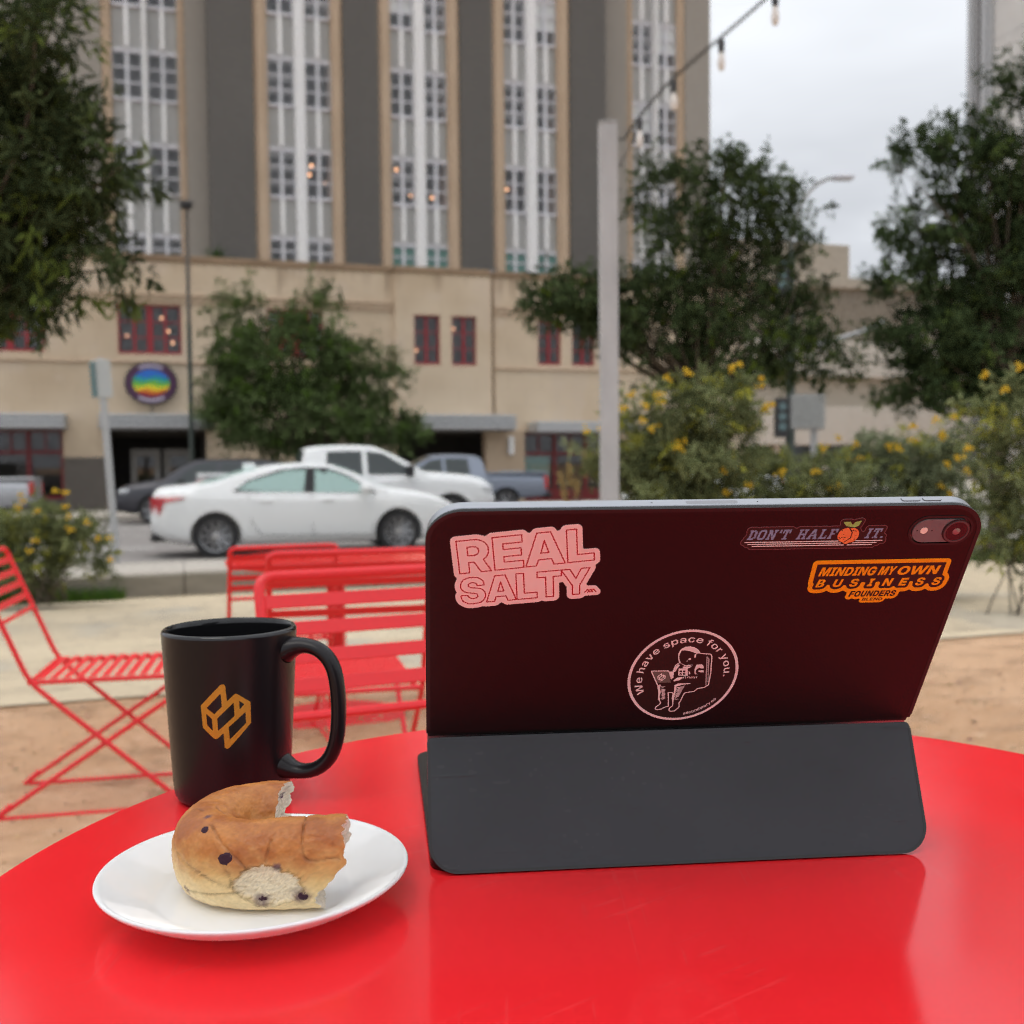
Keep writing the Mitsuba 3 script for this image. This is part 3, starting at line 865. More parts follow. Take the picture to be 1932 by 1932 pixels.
def over_glass(xs, top, belt, halfw, roofw, inset, lift=0.031, w0=None):
    v, f = [], []
    for x in xs:
        zt, zb, w = float(top(x)), float(belt(x)), float(halfw(x))
        g = max(zt - min(zb, zt - 0.03) - 0.03, 0)
        wg = w - 0.05 - min(g * 0.42, w - 0.05 - roofw) - inset
        for u in np.linspace(-1, 1, 9):
            v.append((x, u * wg, zt + lift - 0.03 * abs(u) ** 3))
    n = len(xs)
    for i in range(n - 1):
        for k in range(8):
            a = i * 9 + k
            f += [[a, a + 9, a + 10], [a, a + 10, a + 1]]
    return trimesh.Trimesh(np.array(v), np.array(f), process=False)


def wheel_parts(key, wx, y, r, tw, spokes=10):
    sg = 1 if y > 0 else -1
    prof = np.array([(r * 0.66, -0.1), (r * 0.95, -0.11), (r, -0.07), (r, 0.07), (r * 0.95, 0.11), (r * 0.66, 0.1), (r * 0.66, -0.1)])
    ty = lathe(prof, 36)
    rot = np.array([[1, 0, 0, wx], [0, 0, sg, y], [0, 1, 0, r], [0, 0, 0, 1.0]])
    k = part(key, 'wheel', xf(ty, rot), 'tyre', smooth=30, tw=tw)
    rim = [lathe(np.array([(r * 0.58, 0.02), (r * 0.67, 0.1), (r * 0.7, 0.105), (r * 0.68, 0.06), (r * 0.6, -0.06)]), 36), lathe(np.array([(0.0, 0.085), (r * 0.16, 0.08), (r * 0.17, 0.03)]), 16)]
    for i in range(spokes):
        a = 2 * np.pi * i / spokes
        d = np.array([np.cos(a), np.sin(a), 0])
        for da in (-0.1, 0.1):
            e = np.array([np.cos(a + da), np.sin(a + da), 0])
            rim.append(tube([d * r * 0.12 + [0, 0, 0.07], e * r * 0.64 + [0, 0, 0.085]], r * 0.032, 5))
    part(k, 'rim', xf(cat(*rim), rot), 'rim_alloy', smooth=30, tw=tw)
    part(k, 'brake_disc', xf(lathe(np.array([(0.0, 0.0), (r * 0.6, 0.0), (r * 0.6, -0.05)]), 24), rot), 'car_black', tw=tw)


def seam(pts, S, r=0.006):
    ms = []
    for sg in (1, -1):
        q = []
        for x, z in pts:
            zb = float(S[1](x))
            w = float(S[2](x))
            q.append((x, sg * ((w + 0.0 if z < zb - 0.1 else w - 0.02) - 0.002), z))
        ms.append(tube(q, r, 5))
    return cat(*ms)


def sedan(label, group, tw, body='paint_white', glass='car_glass_green'):
    k = thing('parked_car', label, 'car', group)
    L, wr = 4.98, 0.345
    top = pl([(0, 0.86), (0.05, 1.0), (0.14, 1.07), (0.55, 1.115), (0.95, 1.19), (1.4, 1.33), (1.9, 1.42), (2.3, 1.445), (2.7, 1.43), (3.05, 1.345), (3.4, 1.18), (3.72, 1.035), (4.1, 0.985), (4.5, 0.895), (4.8, 0.76), (4.92, 0.66), (L, 0.56)])
    belt = pl([(0, 0.8), (0.1, 0.97), (0.6, 1.0), (1.2, 0.985), (2.4, 0.945), (3.6, 0.93), (4.2, 0.87), (4.7, 0.74), (L, 0.52)])
    hw = pl([(0, 0.68), (0.08, 0.79), (0.35, 0.885), (1.0, 0.92), (2.5, 0.925), (4.0, 0.91), (4.5, 0.86), (4.8, 0.74), (L, 0.6)])
    bot = pl([(0, 0.42), (0.25, 0.27), (0.7, 0.2), (2.5, 0.19), (4.3, 0.19), (4.8, 0.22), (L, 0.28)])
    S = (top, belt, hw, 0.56)
    wh = (0.95, 3.82)
    part(k, 'body', car_shell(L, top, belt, hw, bot, 0.56, wh, wr), body, smooth=38, tw=tw)
    part(k, 'rear_window', over_glass(np.linspace(0.72, 1.6, 9), *S, 0.1), glass, smooth=True, tw=tw)
    part(k, 'windscreen', over_glass(np.linspace(2.86, 3.6, 9), *S, 0.07), glass, smooth=True, tw=tw)
    sides(k, 'side_window', side_glass([(1.72, 1.02), (2.3, 1.005), (2.36, 1.36), (2.05, 1.345), (1.5, 1.19), (1.28, 1.06)], S), glass, tw=tw)
    sides(k, 'side_window', side_glass([(2.48, 1.0), (3.4, 0.985), (3.3, 1.06), (2.98, 1.25), (2.72, 1.345), (2.5, 1.362)], S), glass, tw=tw)
    sides(k, 'window_trim', side_glass([(1.2, 1.02), (2.3, 0.995), (3.5, 0.965), (3.0, 1.275), (2.7, 1.39), (2.3, 1.4), (1.95, 1.36), (1.45, 1.2)], S, off=0.001), 'car_black', tw=tw)
    sides(k, 'door_seam', cat(seam([(1.45, 0.98), (1.5, 0.55), (1.62, 0.36)], S), seam([(2.42, 0.98), (2.44, 0.3)], S), seam([(3.42, 0.95), (3.4, 0.3)], S), seam([(1.62, 0.34), (3.4, 0.31)], S)), 'car_seam', tw=tw)
    for x in (1.62, 2.58):
        sides(k, 'door_handle', cat(*[cbox(x, x + 0.2, sg * 0.9, sg * 0.95, 0.86, 0.9, 0.01) for sg in (-1, 1)]), body, tw=tw)
    sides(k, 'mirror', cat(*[cbox(3.18, 3.36, sg * 0.9, sg * 1.1, 0.98, 1.12, 0.04) for sg in (-1, 1)]), body, tw=tw)
    for sg in (-1, 1):
        part(k, 'tail_light', trimesh.convex.convex_hull(np.array([(x, sg * y, z) for x, y, z in [(0.0, 0.7, 0.955), (0.03, 0.77, 0.955), (0.5, 0.918, 0.95), (0.5, 0.9, 0.93), (0.25, 0.886, 0.88), (0.05, 0.76, 0.9)]])), 'tail_red', tw=tw)
        part(k, 'tail_light', trimesh.convex.convex_hull(np.array([(x, sg * y, z) for x, y, z in [(0.0, 0.72, 0.95), (0.22, 0.872, 0.93), (0.16, 0.852, 0.78), (0.12, 0.815, 0.66), (0.04, 0.74, 0.66), (0.0, 0.7, 0.8)]])), 'tail_red', tw=tw)
        part(k, 'headlight', trimesh.convex.convex_hull(np.array([(x, sg * y, z) for x, y, z in [(4.62, 0.82, 0.72), (4.86, 0.7, 0.62), (4.9, 0.62, 0.55), (4.6, 0.84, 0.66)]])), 'head_lens', tw=tw)
    part(k, 'antenna', cbox(1.42, 1.62, -0.035, 0.035, 1.35, 1.47, 0.03), body, tw=tw)
    part(k, 'rear_bumper', cat(cbox(-0.02, 0.5, -0.72, 0.72, 0.27, 0.38, 0.04)), 'car_black', tw=tw)
    for wx in wh:
        for y in (0.8, -0.8):
            wheel_parts(k, wx, y, wr, tw)
    return k


def pickup(label, group, tw, body):
    k = thing('pickup_truck', label, 'pickup truck', group)
    L, wr = 6.0, 0.42
    top = pl([(0, 1.2), (0.04, 1.25), (1.9, 1.27), (1.95, 1.3), (2.0, 1.55), (2.06, 1.76), (2.25, 1.83), (2.9, 1.865), (3.4, 1.85), (3.8, 1.72), (4.3, 1.44), (4.55, 1.31), (5.0, 1.27), (5.6, 1.2), (5.85, 1.1), (5.95, 0.95), (L, 0.8)])
    belt = pl([(0, 1.15), (1.9, 1.19), (3.0, 1.2), (4.4, 1.19), (5.4, 1.12), (5.9, 0.95), (L, 0.75)])
    hw = pl([(0, 0.9), (0.1, 0.97), (2, 1.0), (5.0, 1.0), (5.7, 0.95), (L, 0.86)])
    bot = pl([(0, 0.6), (0.3, 0.55), (1.2, 0.5), (3, 0.45), (5.2, 0.45), (5.8, 0.5), (L, 0.55)])
    S = (top, belt, hw, 0.68)
    wh = (1.35, 5.02)
    part(k, 'body', car_shell(L, top, belt, hw, bot, 0.68, wh, wr), body, smooth=38, tw=tw)
    part(k, 'rear_window', over_glass(np.linspace(1.965, 2.055, 5), *S, 0.12), 'car_glass', smooth=True, tw=tw)
    part(k, 'windscreen', over_glass(np.linspace(3.62, 4.4, 8), *S, 0.08), 'car_glass', smooth=True, tw=tw)
    sides(k, 'side_window', side_glass([(2.45, 1.27), (3.2, 1.27), (3.2, 1.76), (2.5, 1.75)], S), 'car_glass', tw=tw)
    sides(k, 'side_window', side_glass([(3.3, 1.27), (4.25, 1.27), (4.15, 1.4), (3.65, 1.7), (3.3, 1.76)], S), 'car_glass', tw=tw)
    sides(k, 'door_seam', cat(seam([(2.35, 1.2), (2.35, 0.6)], S), seam([(3.25, 1.2), (3.25, 0.55)], S), seam([(4.3, 1.2), (4.3, 0.6)], S), seam([(1.95, 1.2), (1.95, 0.6)], S)), 'car_seam', tw=tw)
    for x in (2.45, 3.35):
        sides(k, 'door_handle', cat(*[cbox(x, x + 0.24, sg * 0.98, sg * 1.02, 1.04, 1.09, 0.01) for sg in (-1, 1)]), body, tw=tw)
    sides(k, 'mirror', cat(*[cbox(4.05, 4.2, sg * 1.0, sg * 1.24, 1.22, 1.46, 0.04) for sg in (-1, 1)]), 'car_black', tw=tw)
    part(k, 'truck_bed', bx(0.12, 1.88, -0.82, 0.82, 1.0, 1.298), 'car_black', tw=tw)
    sides(k, 'bed_rail', cat(*[cbox(0.02, 1.92, sg * 0.84, sg * 0.95, 1.27, 1.32, 0.01) for sg in (-1, 1)], cbox(-0.01, 0.1, -0.84, 0.84, 1.25, 1.325, 0.01)), body, tw=tw)
    for sg in (-1, 1):
        part(k, 'tail_light', cbox(-0.015, 0.14, sg * 0.78, sg * 0.975, 0.8, 1.2, 0.03), 'tail_red', tw=tw)
        part(k, 'headlight', cbox(5.55, 5.93, sg * 0.62, sg * 0.945, 0.86, 1.04, 0.05), 'head_lens', tw=tw)
        part(k, 'wheel_arch', xf(lathe(np.array([(wr * 1.11, 0.0), (wr * 1.24, 0.0), (wr * 1.24, 0.02), (wr * 1.11, 0.02)]), 36), np.array([[1, 0, 0, wh[1]], [0, 0, sg, sg * 0.985], [0, 1, 0, wr], [0, 0, 0, 1.0]])), 'car_black' if body == 'paint_dark' else body, tw=tw)
    part(k, 'bumper', cbox(5.8, 6.06, -0.85, 0.85, 0.5, 0.72, 0.05), 'car_black', tw=tw)
    part(k, 'bumper', cbox(-0.16, 0.02, -0.9, 0.9, 0.52, 0.7, 0.04), 'car_black', tw=tw)
    part(k, 'grille', cbox(5.9, 6.02, -0.6, 0.6, 0.74, 1.02, 0.02), 'car_black', tw=tw)
    for wx in wh:
        for y in (0.87, -0.87):
            wheel_parts(k, wx, y, wr, tw, 6)
    return k


def suv(label, group, tw, body):
    k = thing('parked_car', label, 'car', group)
    L, wr = 4.9, 0.4
    top = pl([(0, 0.9), (0.06, 1.3), (0.3, 1.6), (0.7, 1.72), (1.6, 1.77), (2.6, 1.76), (3.0, 1.66), (3.4, 1.42), (3.68, 1.22), (4.2, 1.14), (4.6, 1.06), (4.82, 0.92), (L, 0.75)])
    belt = pl([(0, 0.86), (0.2, 1.08), (1.0, 1.09), (3.6, 1.07), (4.4, 1.0), (4.8, 0.85), (L, 0.7)])
    hw = pl([(0, 0.75), (0.2, 0.9), (0.8, 0.96), (3.8, 0.96), (4.5, 0.9), (L, 0.72)])
    bot = pl([(0, 0.5), (0.4, 0.36), (2.5, 0.3), (4.4, 0.3), (L, 0.4)])
    S = (top, belt, hw, 0.62)
    wh = (0.95, 3.9)
    part(k, 'body', car_shell(L, top, belt, hw, bot, 0.62, wh, wr), body, smooth=38, tw=tw)
    part(k, 'windscreen', over_glass(np.linspace(2.95, 3.62, 8), *S, 0.06), 'car_glass', smooth=True, tw=tw)
    sides(k, 'side_window', side_glass([(2.2, 1.14), (3.4, 1.13), (2.95, 1.5), (2.65, 1.65), (2.2, 1.67)], S), 'car_glass', tw=tw)
    sides(k, 'side_window', side_glass([(0.5, 1.15), (2.1, 1.14), (2.1, 1.67), (1.0, 1.64), (0.6, 1.5)], S), 'car_glass', tw=tw)
    sides(k, 'mirror', cat(*[cbox(3.1, 3.25, sg * 0.94, sg * 1.14, 1.08, 1.24, 0.04) for sg in (-1, 1)]), 'car_black', tw=tw)
    sides(k, 'door_seam', cat(seam([(2.15, 1.08), (2.15, 0.4)], S), seam([(3.45, 1.05), (3.4, 0.4)], S)), 'car_black', tw=tw)
    for sg in (-1, 1):
        part(k, 'headlight', cbox(4.45, 4.8, sg * 0.62, sg * 0.87, 0.84, 0.98, 0.04), 'head_lens', tw=tw)
        part(k, 'tail_light', cbox(-0.01, 0.2, sg * 0.7, sg * 0.87, 0.9, 1.2, 0.03), 'tail_red', tw=tw)
    part(k, 'bumper', cbox(4.7, 4.93, -0.7, 0.7, 0.36, 0.56, 0.05), 'car_black', tw=tw)
    for wx in wh:
        for y in (0.83, -0.83):
            wheel_parts(k, wx, y, wr, tw, 7)
    return k


def on_street(s, n, z, deg=0.0):
    p = sn(s, n, z)
    return place(float(p[0]), float(p[1]), float(p[2]), STREET + deg)


CARS = 'vehicles on the street'
sedan('white four door car with greenish windows nearest on the street', CARS, on_street(-0.47, 17.55, -0.415))
pickup('white crew cab pickup truck behind the white car', CARS, on_street(0.3, 21.9, -0.46), 'paint_white')
pickup('blue grey pickup truck seen from its bed end, right of the white pickup', CARS, on_street(10.7, 31.0, -0.565, 180), 'paint_bluegrey')
pickup('silver pickup truck cut by the left edge of the picture', CARS, on_street(-3.75, 31.0, -0.565, 180), 'paint_silver')
suv('dark grey off-road car half hidden behind the rear of the white car', CARS, on_street(3.15, 30.9, -0.565, 180), 'paint_dark')
sedan('white car behind the flowering bush at the far kerb', CARS, on_street(17.6, 28.3, -0.53, 180), 'paint_white', 'car_glass')
sedan('small silver car driving away far off behind the yellow flowers', CARS, place(22.95, 70.0, -0.75, 90), 'paint_silver', 'car_glass')

# ------------------------------------------------------------------ posts, signs, lamps
t = thing('light_pole', 'pale square steel pole standing behind the tablet and holding the string lights', 'pole')
M = place(0.705, 7.5, 0)
part(t, 'shaft', cbox(-0.064, 0.064, -0.064, 0.064, -0.36, 3.4, 0.008), 'pole_light', tw=M)
part(t, 'cap', cbox(-0.067, 0.067, -0.067, 0.067, 3.402, 3.414, 0.004), 'pole_galv', tw=M)
part(t, 'eye_bolt', cat(tube([(0.073, 0, 3.3), (0.12, 0, 3.3)], 0.008, 8), tube([(0.073, 0, 3.12), (0.11, 0, 3.12)], 0.008, 8)), 'dark_metal', smooth=30, tw=M)

t = thing('string_light', 'string of clear bulbs on a dark cable rising from the pale pole', 'string light')
anchors = [(0.825, 7.5, 3.3), (0.90, 7.25, 3.37), (1.08, 6.9, 3.5), (1.33, 6.6, 3.64), (1.59, 6.3, 3.79), (1.92, 5.95, 3.98), (2.4, 5.4, 4.3)]
cab = spline(anchors, 80)
part(t, 'cable', cat(tube(cab, 0.0065, 6), tube(cab + [0, 0, 0.018], 0.003, 5)), 'dark_metal', smooth=30)
part(t, 'tie_wire', tube(spline([(0.79, 7.46, 3.13), (0.84, 7.45, 3.2), (0.88, 7.35, 3.36)], 16), 0.005, 6), 'dark_metal', smooth=30)
for p in anchors[1:6]:
    p = np.array(p)
    part(t, 'socket', move(lathe(np.array([(0.0, -0.09), (0.019, -0.09), (0.022, -0.03), (0.012, 0.0), (0.0, 0.004)]), 14), *p), 'dark_metal', smooth=30)
    part(t, 'bulb', move(lathe(np.array([(0.0, -0.2), (0.016, -0.195), (0.024, -0.165), (0.025, -0.145), (0.018, -0.108), (0.015, -0.0905), (0.0, -0.09)]), 16), *p), 'bulb_glass', smooth=40)

t = thing('lamp_post', 'slim street lamp post with a dark cap on the far pavement by the oval sign', 'street lamp')
q = sn(0.31, 33.4)
M = place(float(q[0]), float(q[1]), 0)
part(t, 'shaft', tube([(0, 0, -0.45), (0, 0, 1.2), (0.0, 0, 5.4)], [0.11, 0.08, 0.07], 12), 'pole_green', smooth=30, tw=M)
part(t, 'upper_shaft', tube([(0.0, 0, 5.4), (0, 0, 8.85)], [0.068, 0.06], 12), 'base_grey', smooth=30, tw=M)
part(t, 'lamp_head', move(lathe(np.array([(0.0, 0.0), (0.14, 0.0), (0.2, 0.1), (0.2, 0.2), (0.05, 0.26), (0.0, 0.27)]), 20), 0, 0, 8.83), 'dark_metal', smooth=30, tw=M)

t = thing('sign_post', 'leaning grey metal sign post seen from behind beside the yellow bush at left', 'sign post')
q = aim = np.array([-5.66, 14.45, 0])
M = T().translate([-5.52, 14.45, -0.33]).rotate([0, 1, 0], -3.2)
part(t, 'post', cbox(-0.045, 0.045, -0.03, 0.03, 0, 2.85, 0.01), 'pole_galv', tw=M)
part(t, 'sign_plate', cbox(-0.12, 0.15, -0.045, -0.031, 2.3, 2.82, 0.004), 'sign_face', tw=M)
part(t, 'sign_edge', cbox(-0.135, -0.05, -0.06, -0.046, 2.32, 2.8, 0.004), 'sign_teal', tw=M)
part(t, 'bracket', cat(bx(-0.06, 0.06, -0.031, 0.035, 2.42, 2.46), bx(-0.06, 0.06, -0.031, 0.035, 2.66, 2.7)), 'pole_galv', tw=M)

t = thing('street_light', 'tall street light with a curved arm and traffic signal behind the middle tree', 'street light')
part(t, 'shaft', tube([(7.5, 28, -0.55), (7.5, 28, 6.6)], [0.14, 0.11], 12), 'pole_green', smooth=30)
part(t, 'lamp_arm', tube(spline([(7.5, 28, 6.5), (7.62, 27.9, 7.5), (8.0, 27.7, 8.2), (8.55, 27.5, 8.42)], 24), 0.05, 8), 'pole_galv', smooth=30)
part(t, 'lamp_head', cbox(8.45, 9.0, 27.35, 27.65, 8.33, 8.47, 0.05), 'frame_grey')
part(t, 'signal_arm', tube(spline([(7.5, 28, 4.0), (8.6, 27.4, 4.2), (9.6, 26.9, 4.55)], 16), 0.06, 8), 'pole_galv', smooth=30)
for z in (1.85, 5.6):
    sgk = part(t, 'signal_head', cbox(7.05, 7.38, 27.7, 28.0, z - 0.2, z + 0.85, 0.03), 'dark_metal')
    part(sgk, 'lens', cat(*[tube([(7.215, 27.68, z + 0.08 + 0.27 * i), (7.215, 27.7, z + 0.08 + 0.27 * i)], 0.1, 16) for i in range(3)]), 'sign_teal')
    part(t, 'bracket', cat(bx(7.38, 7.45, 27.95, 28.02, z, z + 0.06), bx(7.38, 7.45, 27.95, 28.02, z + 0.55, z + 0.61)), 'dark_metal')

t = thing('sign_post', 'louvred grey sign box on a post behind the flowering bushes', 'sign post')
part(t, 'post', cbox(6.35, 6.47, 22, 22.12, -0.52, 2.2, 0.01), 'pole_galv')
for i in range(7):
    part(t, 'louvre', bx(5.92, 6.6, 21.9, 22.0, 1.72 + 0.1 * i, 1.79 + 0.1 * i), 'sign_face')
part(t, 'panel', bx(5.9, 6.62, 22.0, 22.03, 1.68, 2.42), 'awning_dark')
# ------------------------------------------------------------------ trees and shrubs
def leaves(rng, pos, direc, L, W, col):
    """One folded lozenge per leaf, with its own colour."""
    n = len(pos)
    d = direc / (np.linalg.norm(direc, axis=1, keepdims=True) + 1e-9)
    r = rng.normal(size=(n, 3))
    s = np.cross(d, r)
    s /= np.linalg.norm(s, axis=1, keepdims=True) + 1e-9
    u = np.cross(s, d)
    L = (L * rng.uniform(0.65, 1.25, n))[:, None]
    W = (W * rng.uniform(0.7, 1.2, n))[:, None]
    v = np.stack([pos, pos + d * L * 0.45 + s * W * 0.5 + u * W * 0.12, pos + d * L - u * L * 0.12, pos + d * L * 0.45 - s * W * 0.5 + u * W * 0.12], 1).reshape(-1, 3)
    f = (np.array([[0, 1, 2], [0, 2, 3]])[None] + (np.arange(n) * 4)[:, None, None]).reshape(-1, 3)
    return trimesh.Trimesh(v, f, process=False), np.repeat(col, 4, 0)


def crown(rng, lobes, n_clusters, per, spread, L, W, c0, c1, droop=0.3, gap=0.42, young=(0.10, 0.15, 0.03), yfrac=0.12, shell=0.35, fine=1.0):
    vol = np.array([l[3] * l[3] * l[4] for l in lobes])
    which = rng.choice(len(lobes), n_clusters * 3, p=vol / vol.sum())
    d = rng.normal(size=(len(which), 3))
    d /= np.linalg.norm(d, axis=1, keepdims=True)
    r = rng.uniform(shell, 1.0, len(which)) ** 0.6
    lb = np.array(lobes)[which]
    c = lb[:, :3] + d * r[:, None] * np.stack([lb[:, 3], lb[:, 3] * 0.9, lb[:, 4]], 1)
    keep = meshkit.fbm(c * fine / np.mean([l[3] for l in lobes]) * 1.6, 3, 5) > gap
    c, d = c[keep][:n_clusters], d[keep][:n_clusters]
    m = len(c)
    # every cluster is a short twig with leaves along it
    td = d * 0.8 + rng.normal(0, 0.6, (m, 3)) + [0, 0, 0.25 - droop]
    td /= np.linalg.norm(td, axis=1, keepdims=True)
    tl = spread * rng.uniform(0.6, 1.4, m)
    t = rng.uniform(-0.6, 1.0, (m, per))
    pos = c[:, None] + td[:, None] * (t * tl[:, None])[..., None] + rng.normal(0, 0.16, (m, per, 3)) * spread
    ld = td[:, None] * 0.6 + rng.normal(0, 0.55, (m, per, 3)) + [0, 0, -droop]
    b = rng.uniform(0.6, 1.35, m)[:, None, None] * rng.uniform(0.8, 1.2, (m, per))[..., None]
    mixv = rng.uniform(0, 1, (m, per, 1)) * 0.5 + 0.5 * rng.uniform(0, 1, (m, 1, 1))
    col = (np.array(c0) * (1 - mixv) + np.array(c1) * mixv) * b
    yg = (rng.uniform(0, 1, m) < yfrac)[:, None, None] & (t > 0.3)[..., None]
    col = np.where(yg, np.array(young) * rng.uniform(0.7, 1.2, (m, per, 1)), col)
    mesh, vc = leaves(rng, pos.reshape(-1, 3), ld.reshape(-1, 3), L, W, col.reshape(-1, 3))
    return mesh, vc, c, td, tl


def wood(rng, foot, fork, clusters, r0, every, wob=0.12):
    """Trunk from foot to fork and limbs out to a choice of the twigs."""
    foot, fork = np.array(foot, float), np.array(fork, float)
    p = np.linspace(0, 1, 10)[:, None]
    tr = foot + (fork - foot) * p + np.c_[np.sin(p * 5) * wob * r0, np.cos(p * 4) * wob * r0, 0 * p]
    trunk = tube(tr, np.linspace(r0 * 1.15, r0 * 0.75, 10), 12)
    limbs = []
    for q in clusters[::every]:
        mid = fork + (q - fork) * 0.5 + rng.normal(0, 0.06, 3) * np.linalg.norm(q - fork)
        pts = spline([fork, mid, q], 9)
        limbs.append(tube(pts, np.linspace(r0 * 0.34, r0 * 0.04, 9), 5))
    return trunk, cat(*limbs)


def tree(name, label, lobes, foot, fork, r0, seed, group=None, every=14, category='tree', **kw):
    rng = np.random.default_rng(seed)
    k = thing(name, label, category, group)
    m, vc, c, td, tl = crown(rng, lobes, **kw)
    tr, li = wood(rng, foot, fork, c, r0, every)
    part(k, 'trunk', tr, 'bark', smooth=40)
    part(k, 'limbs', li, 'bark', smooth=40)
    part(k, 'crown', m, 'leaf', color=vc)
    return k


DK0, DK1 = (0.032, 0.048, 0.022), (0.062, 0.092, 0.034)
tree('broadleaf_tree', 'near dark tree with long narrow leaves overhanging the left edge',
     [(-3.95, 8.5, 4.5, 0.62, 0.55), (-3.78, 8.5, 3.85, 0.45, 0.42), (-3.6, 8.5, 3.36, 0.6, 0.45), (-3.25, 8.45, 3.3, 0.34, 0.3), (-3.95, 8.6, 2.9, 0.6, 0.5), (-3.3, 8.4, 2.56, 0.38, 0.2), (-3.98, 8.5, 2.4, 0.42, 0.36), (-4.74, 8.9, 3.5, 1.08, 1.45), (-4.6, 8.7, 2.55, 0.6, 0.5)],
     (-5.3, 9.2, -0.4), (-4.9, 9.0, 2.4), 0.13, 11, every=16, n_clusters=900, per=20, spread=0.2, L=0.16, W=0.036, c0=DK0, c1=(0.11, 0.14, 0.062), droop=0.35, gap=0.4, young=(0.135, 0.18, 0.042), yfrac=0.16, fine=1.4)
tree('broadleaf_tree', 'round green tree on the far pavement between the oval sign and the tall red windows',
     [(-8.65, 32.5, 5.75, 0.95, 1.1), (-6.0, 32.5, 5.8, 0.9, 0.9), (-7.0, 32.5, 4.3, 2.2, 1.4), (-4.6, 32.5, 4.2, 1.25, 0.75), (-6.7, 32.5, 2.6, 2.9, 1.25), (-4.2, 32.5, 2.3, 1.35, 0.85), (-3.5, 32.5, 2.0, 1.0, 0.6), (-4.2, 32.5, 3.6, 1.0, 0.6), (-8.4, 32.5, 3.6, 1.3, 1.6)],
     (-6.7, 32.8, -0.5), (-6.7, 32.7, 1.6), 0.14, 12, every=22, n_clusters=1350, per=26, spread=0.42, L=0.17, W=0.075, c0=(0.05, 0.075, 0.03), c1=(0.15, 0.205, 0.08), droop=0.15, gap=0.38, young=(0.1, 0.17, 0.03), yfrac=0.2)
tree('broadleaf_tree', 'airy dark tree behind the pale pole with sky showing through its top',
     [(2.24, 15.0, 4.8, 0.6, 0.55), (3.3, 15.0, 4.75, 0.85, 0.6), (2.5, 15.0, 3.95, 1.0, 0.62), (3.6, 15.0, 3.75, 0.72, 0.58), (0.9, 15.0, 3.35, 0.72, 0.4), (2.05, 15.0, 3.05, 0.95, 0.58), (3.3, 15.0, 2.75, 1.1, 0.62), (4.45, 15.0, 2.45, 0.62, 0.4), (2.2, 15.0, 2.35, 0.65, 0.3), (3.95, 15.0, 4.35, 0.5, 0.5), (4.2, 15.0, 3.2, 0.5, 0.45), (2.9, 15.0, 5.2, 0.7, 0.3), (1.35, 15.0, 3.25, 0.7, 0.45), (1.5, 15.0, 2.75, 0.5, 0.35), (0.55, 15.0, 3.3, 0.5, 0.35)],
     (2.75, 15.2, -0.4), (2.75, 15.1, 1.9), 0.085, 13, every=14, n_clusters=1080, per=22, spread=0.25, L=0.115, W=0.048, c0=(0.034, 0.052, 0.024), c1=(0.1, 0.135, 0.058), droop=0.12, gap=0.5, young=(0.1, 0.14, 0.02), yfrac=0.1, shell=0.15, fine=1.9)
tree('broadleaf_tree', 'large dense dark tree filling the right edge',
     [(6.15, 16.0, 5.6, 0.55, 0.36), (7.16, 16.0, 5.3, 0.85, 1.05), (6.25, 16.0, 4.5, 0.72, 0.42), (6.05, 16.0, 3.8, 0.6, 0.42), (7.26, 16.0, 3.8, 0.85, 0.95), (6.5, 16.0, 2.85, 1.05, 0.52), (7.44, 16.0, 2.5, 0.85, 0.85), (6.4, 16.0, 2.1, 0.8, 0.36), (7.75, 16.0, 6.6, 0.42, 0.6), (8.78, 16.0, 4.7, 1.2, 2.4)],
     (7.6, 16.3, -0.4), (7.6, 16.2, 1.8), 0.13, 14, every=18, n_clusters=1850, per=28, spread=0.26, L=0.12, W=0.05, c0=(0.03, 0.05, 0.023), c1=(0.095, 0.135, 0.058), droop=0.1, gap=0.43, young=(0.12, 0.17, 0.05), yfrac=0.1, shell=0.2, fine=1.8)


def blossom(rng, c, r):
    """A cluster of trumpet flowers."""
    ms, cs = [], []
    for i in range(7):
        d = rng.normal(size=3)
        d[2] = abs(d[2]) * 0.6 + 0.2
        d /= np.linalg.norm(d)
        a = np.cross(d, [0.3, 0.9, 0.1])
        a /= np.linalg.norm(a)
        b = np.cross(d, a)
        o = c + rng.normal(0, 0.45, 3) * r
        v = [o]
        for q in range(10):
            t = q * math.pi / 5
            rr = r * (0.62 if q % 2 == 0 else 0.4)
            v.append(o + d * r * 0.8 + (a * math.cos(t) + b * math.sin(t)) * rr)
        f = [[0, 1 + q, 1 + (q + 1) % 10] for q in range(10)]
        ms.append(trimesh.Trimesh(np.array(v), np.array(f), process=False))
        cs.append(np.tile(np.array([0.85, 0.62, 0.08]) * rng.uniform(0.8, 1.05), (11, 1)))
    return cat(*ms), np.vstack(cs)


SHRUB = 'yellow flowering shrubs'


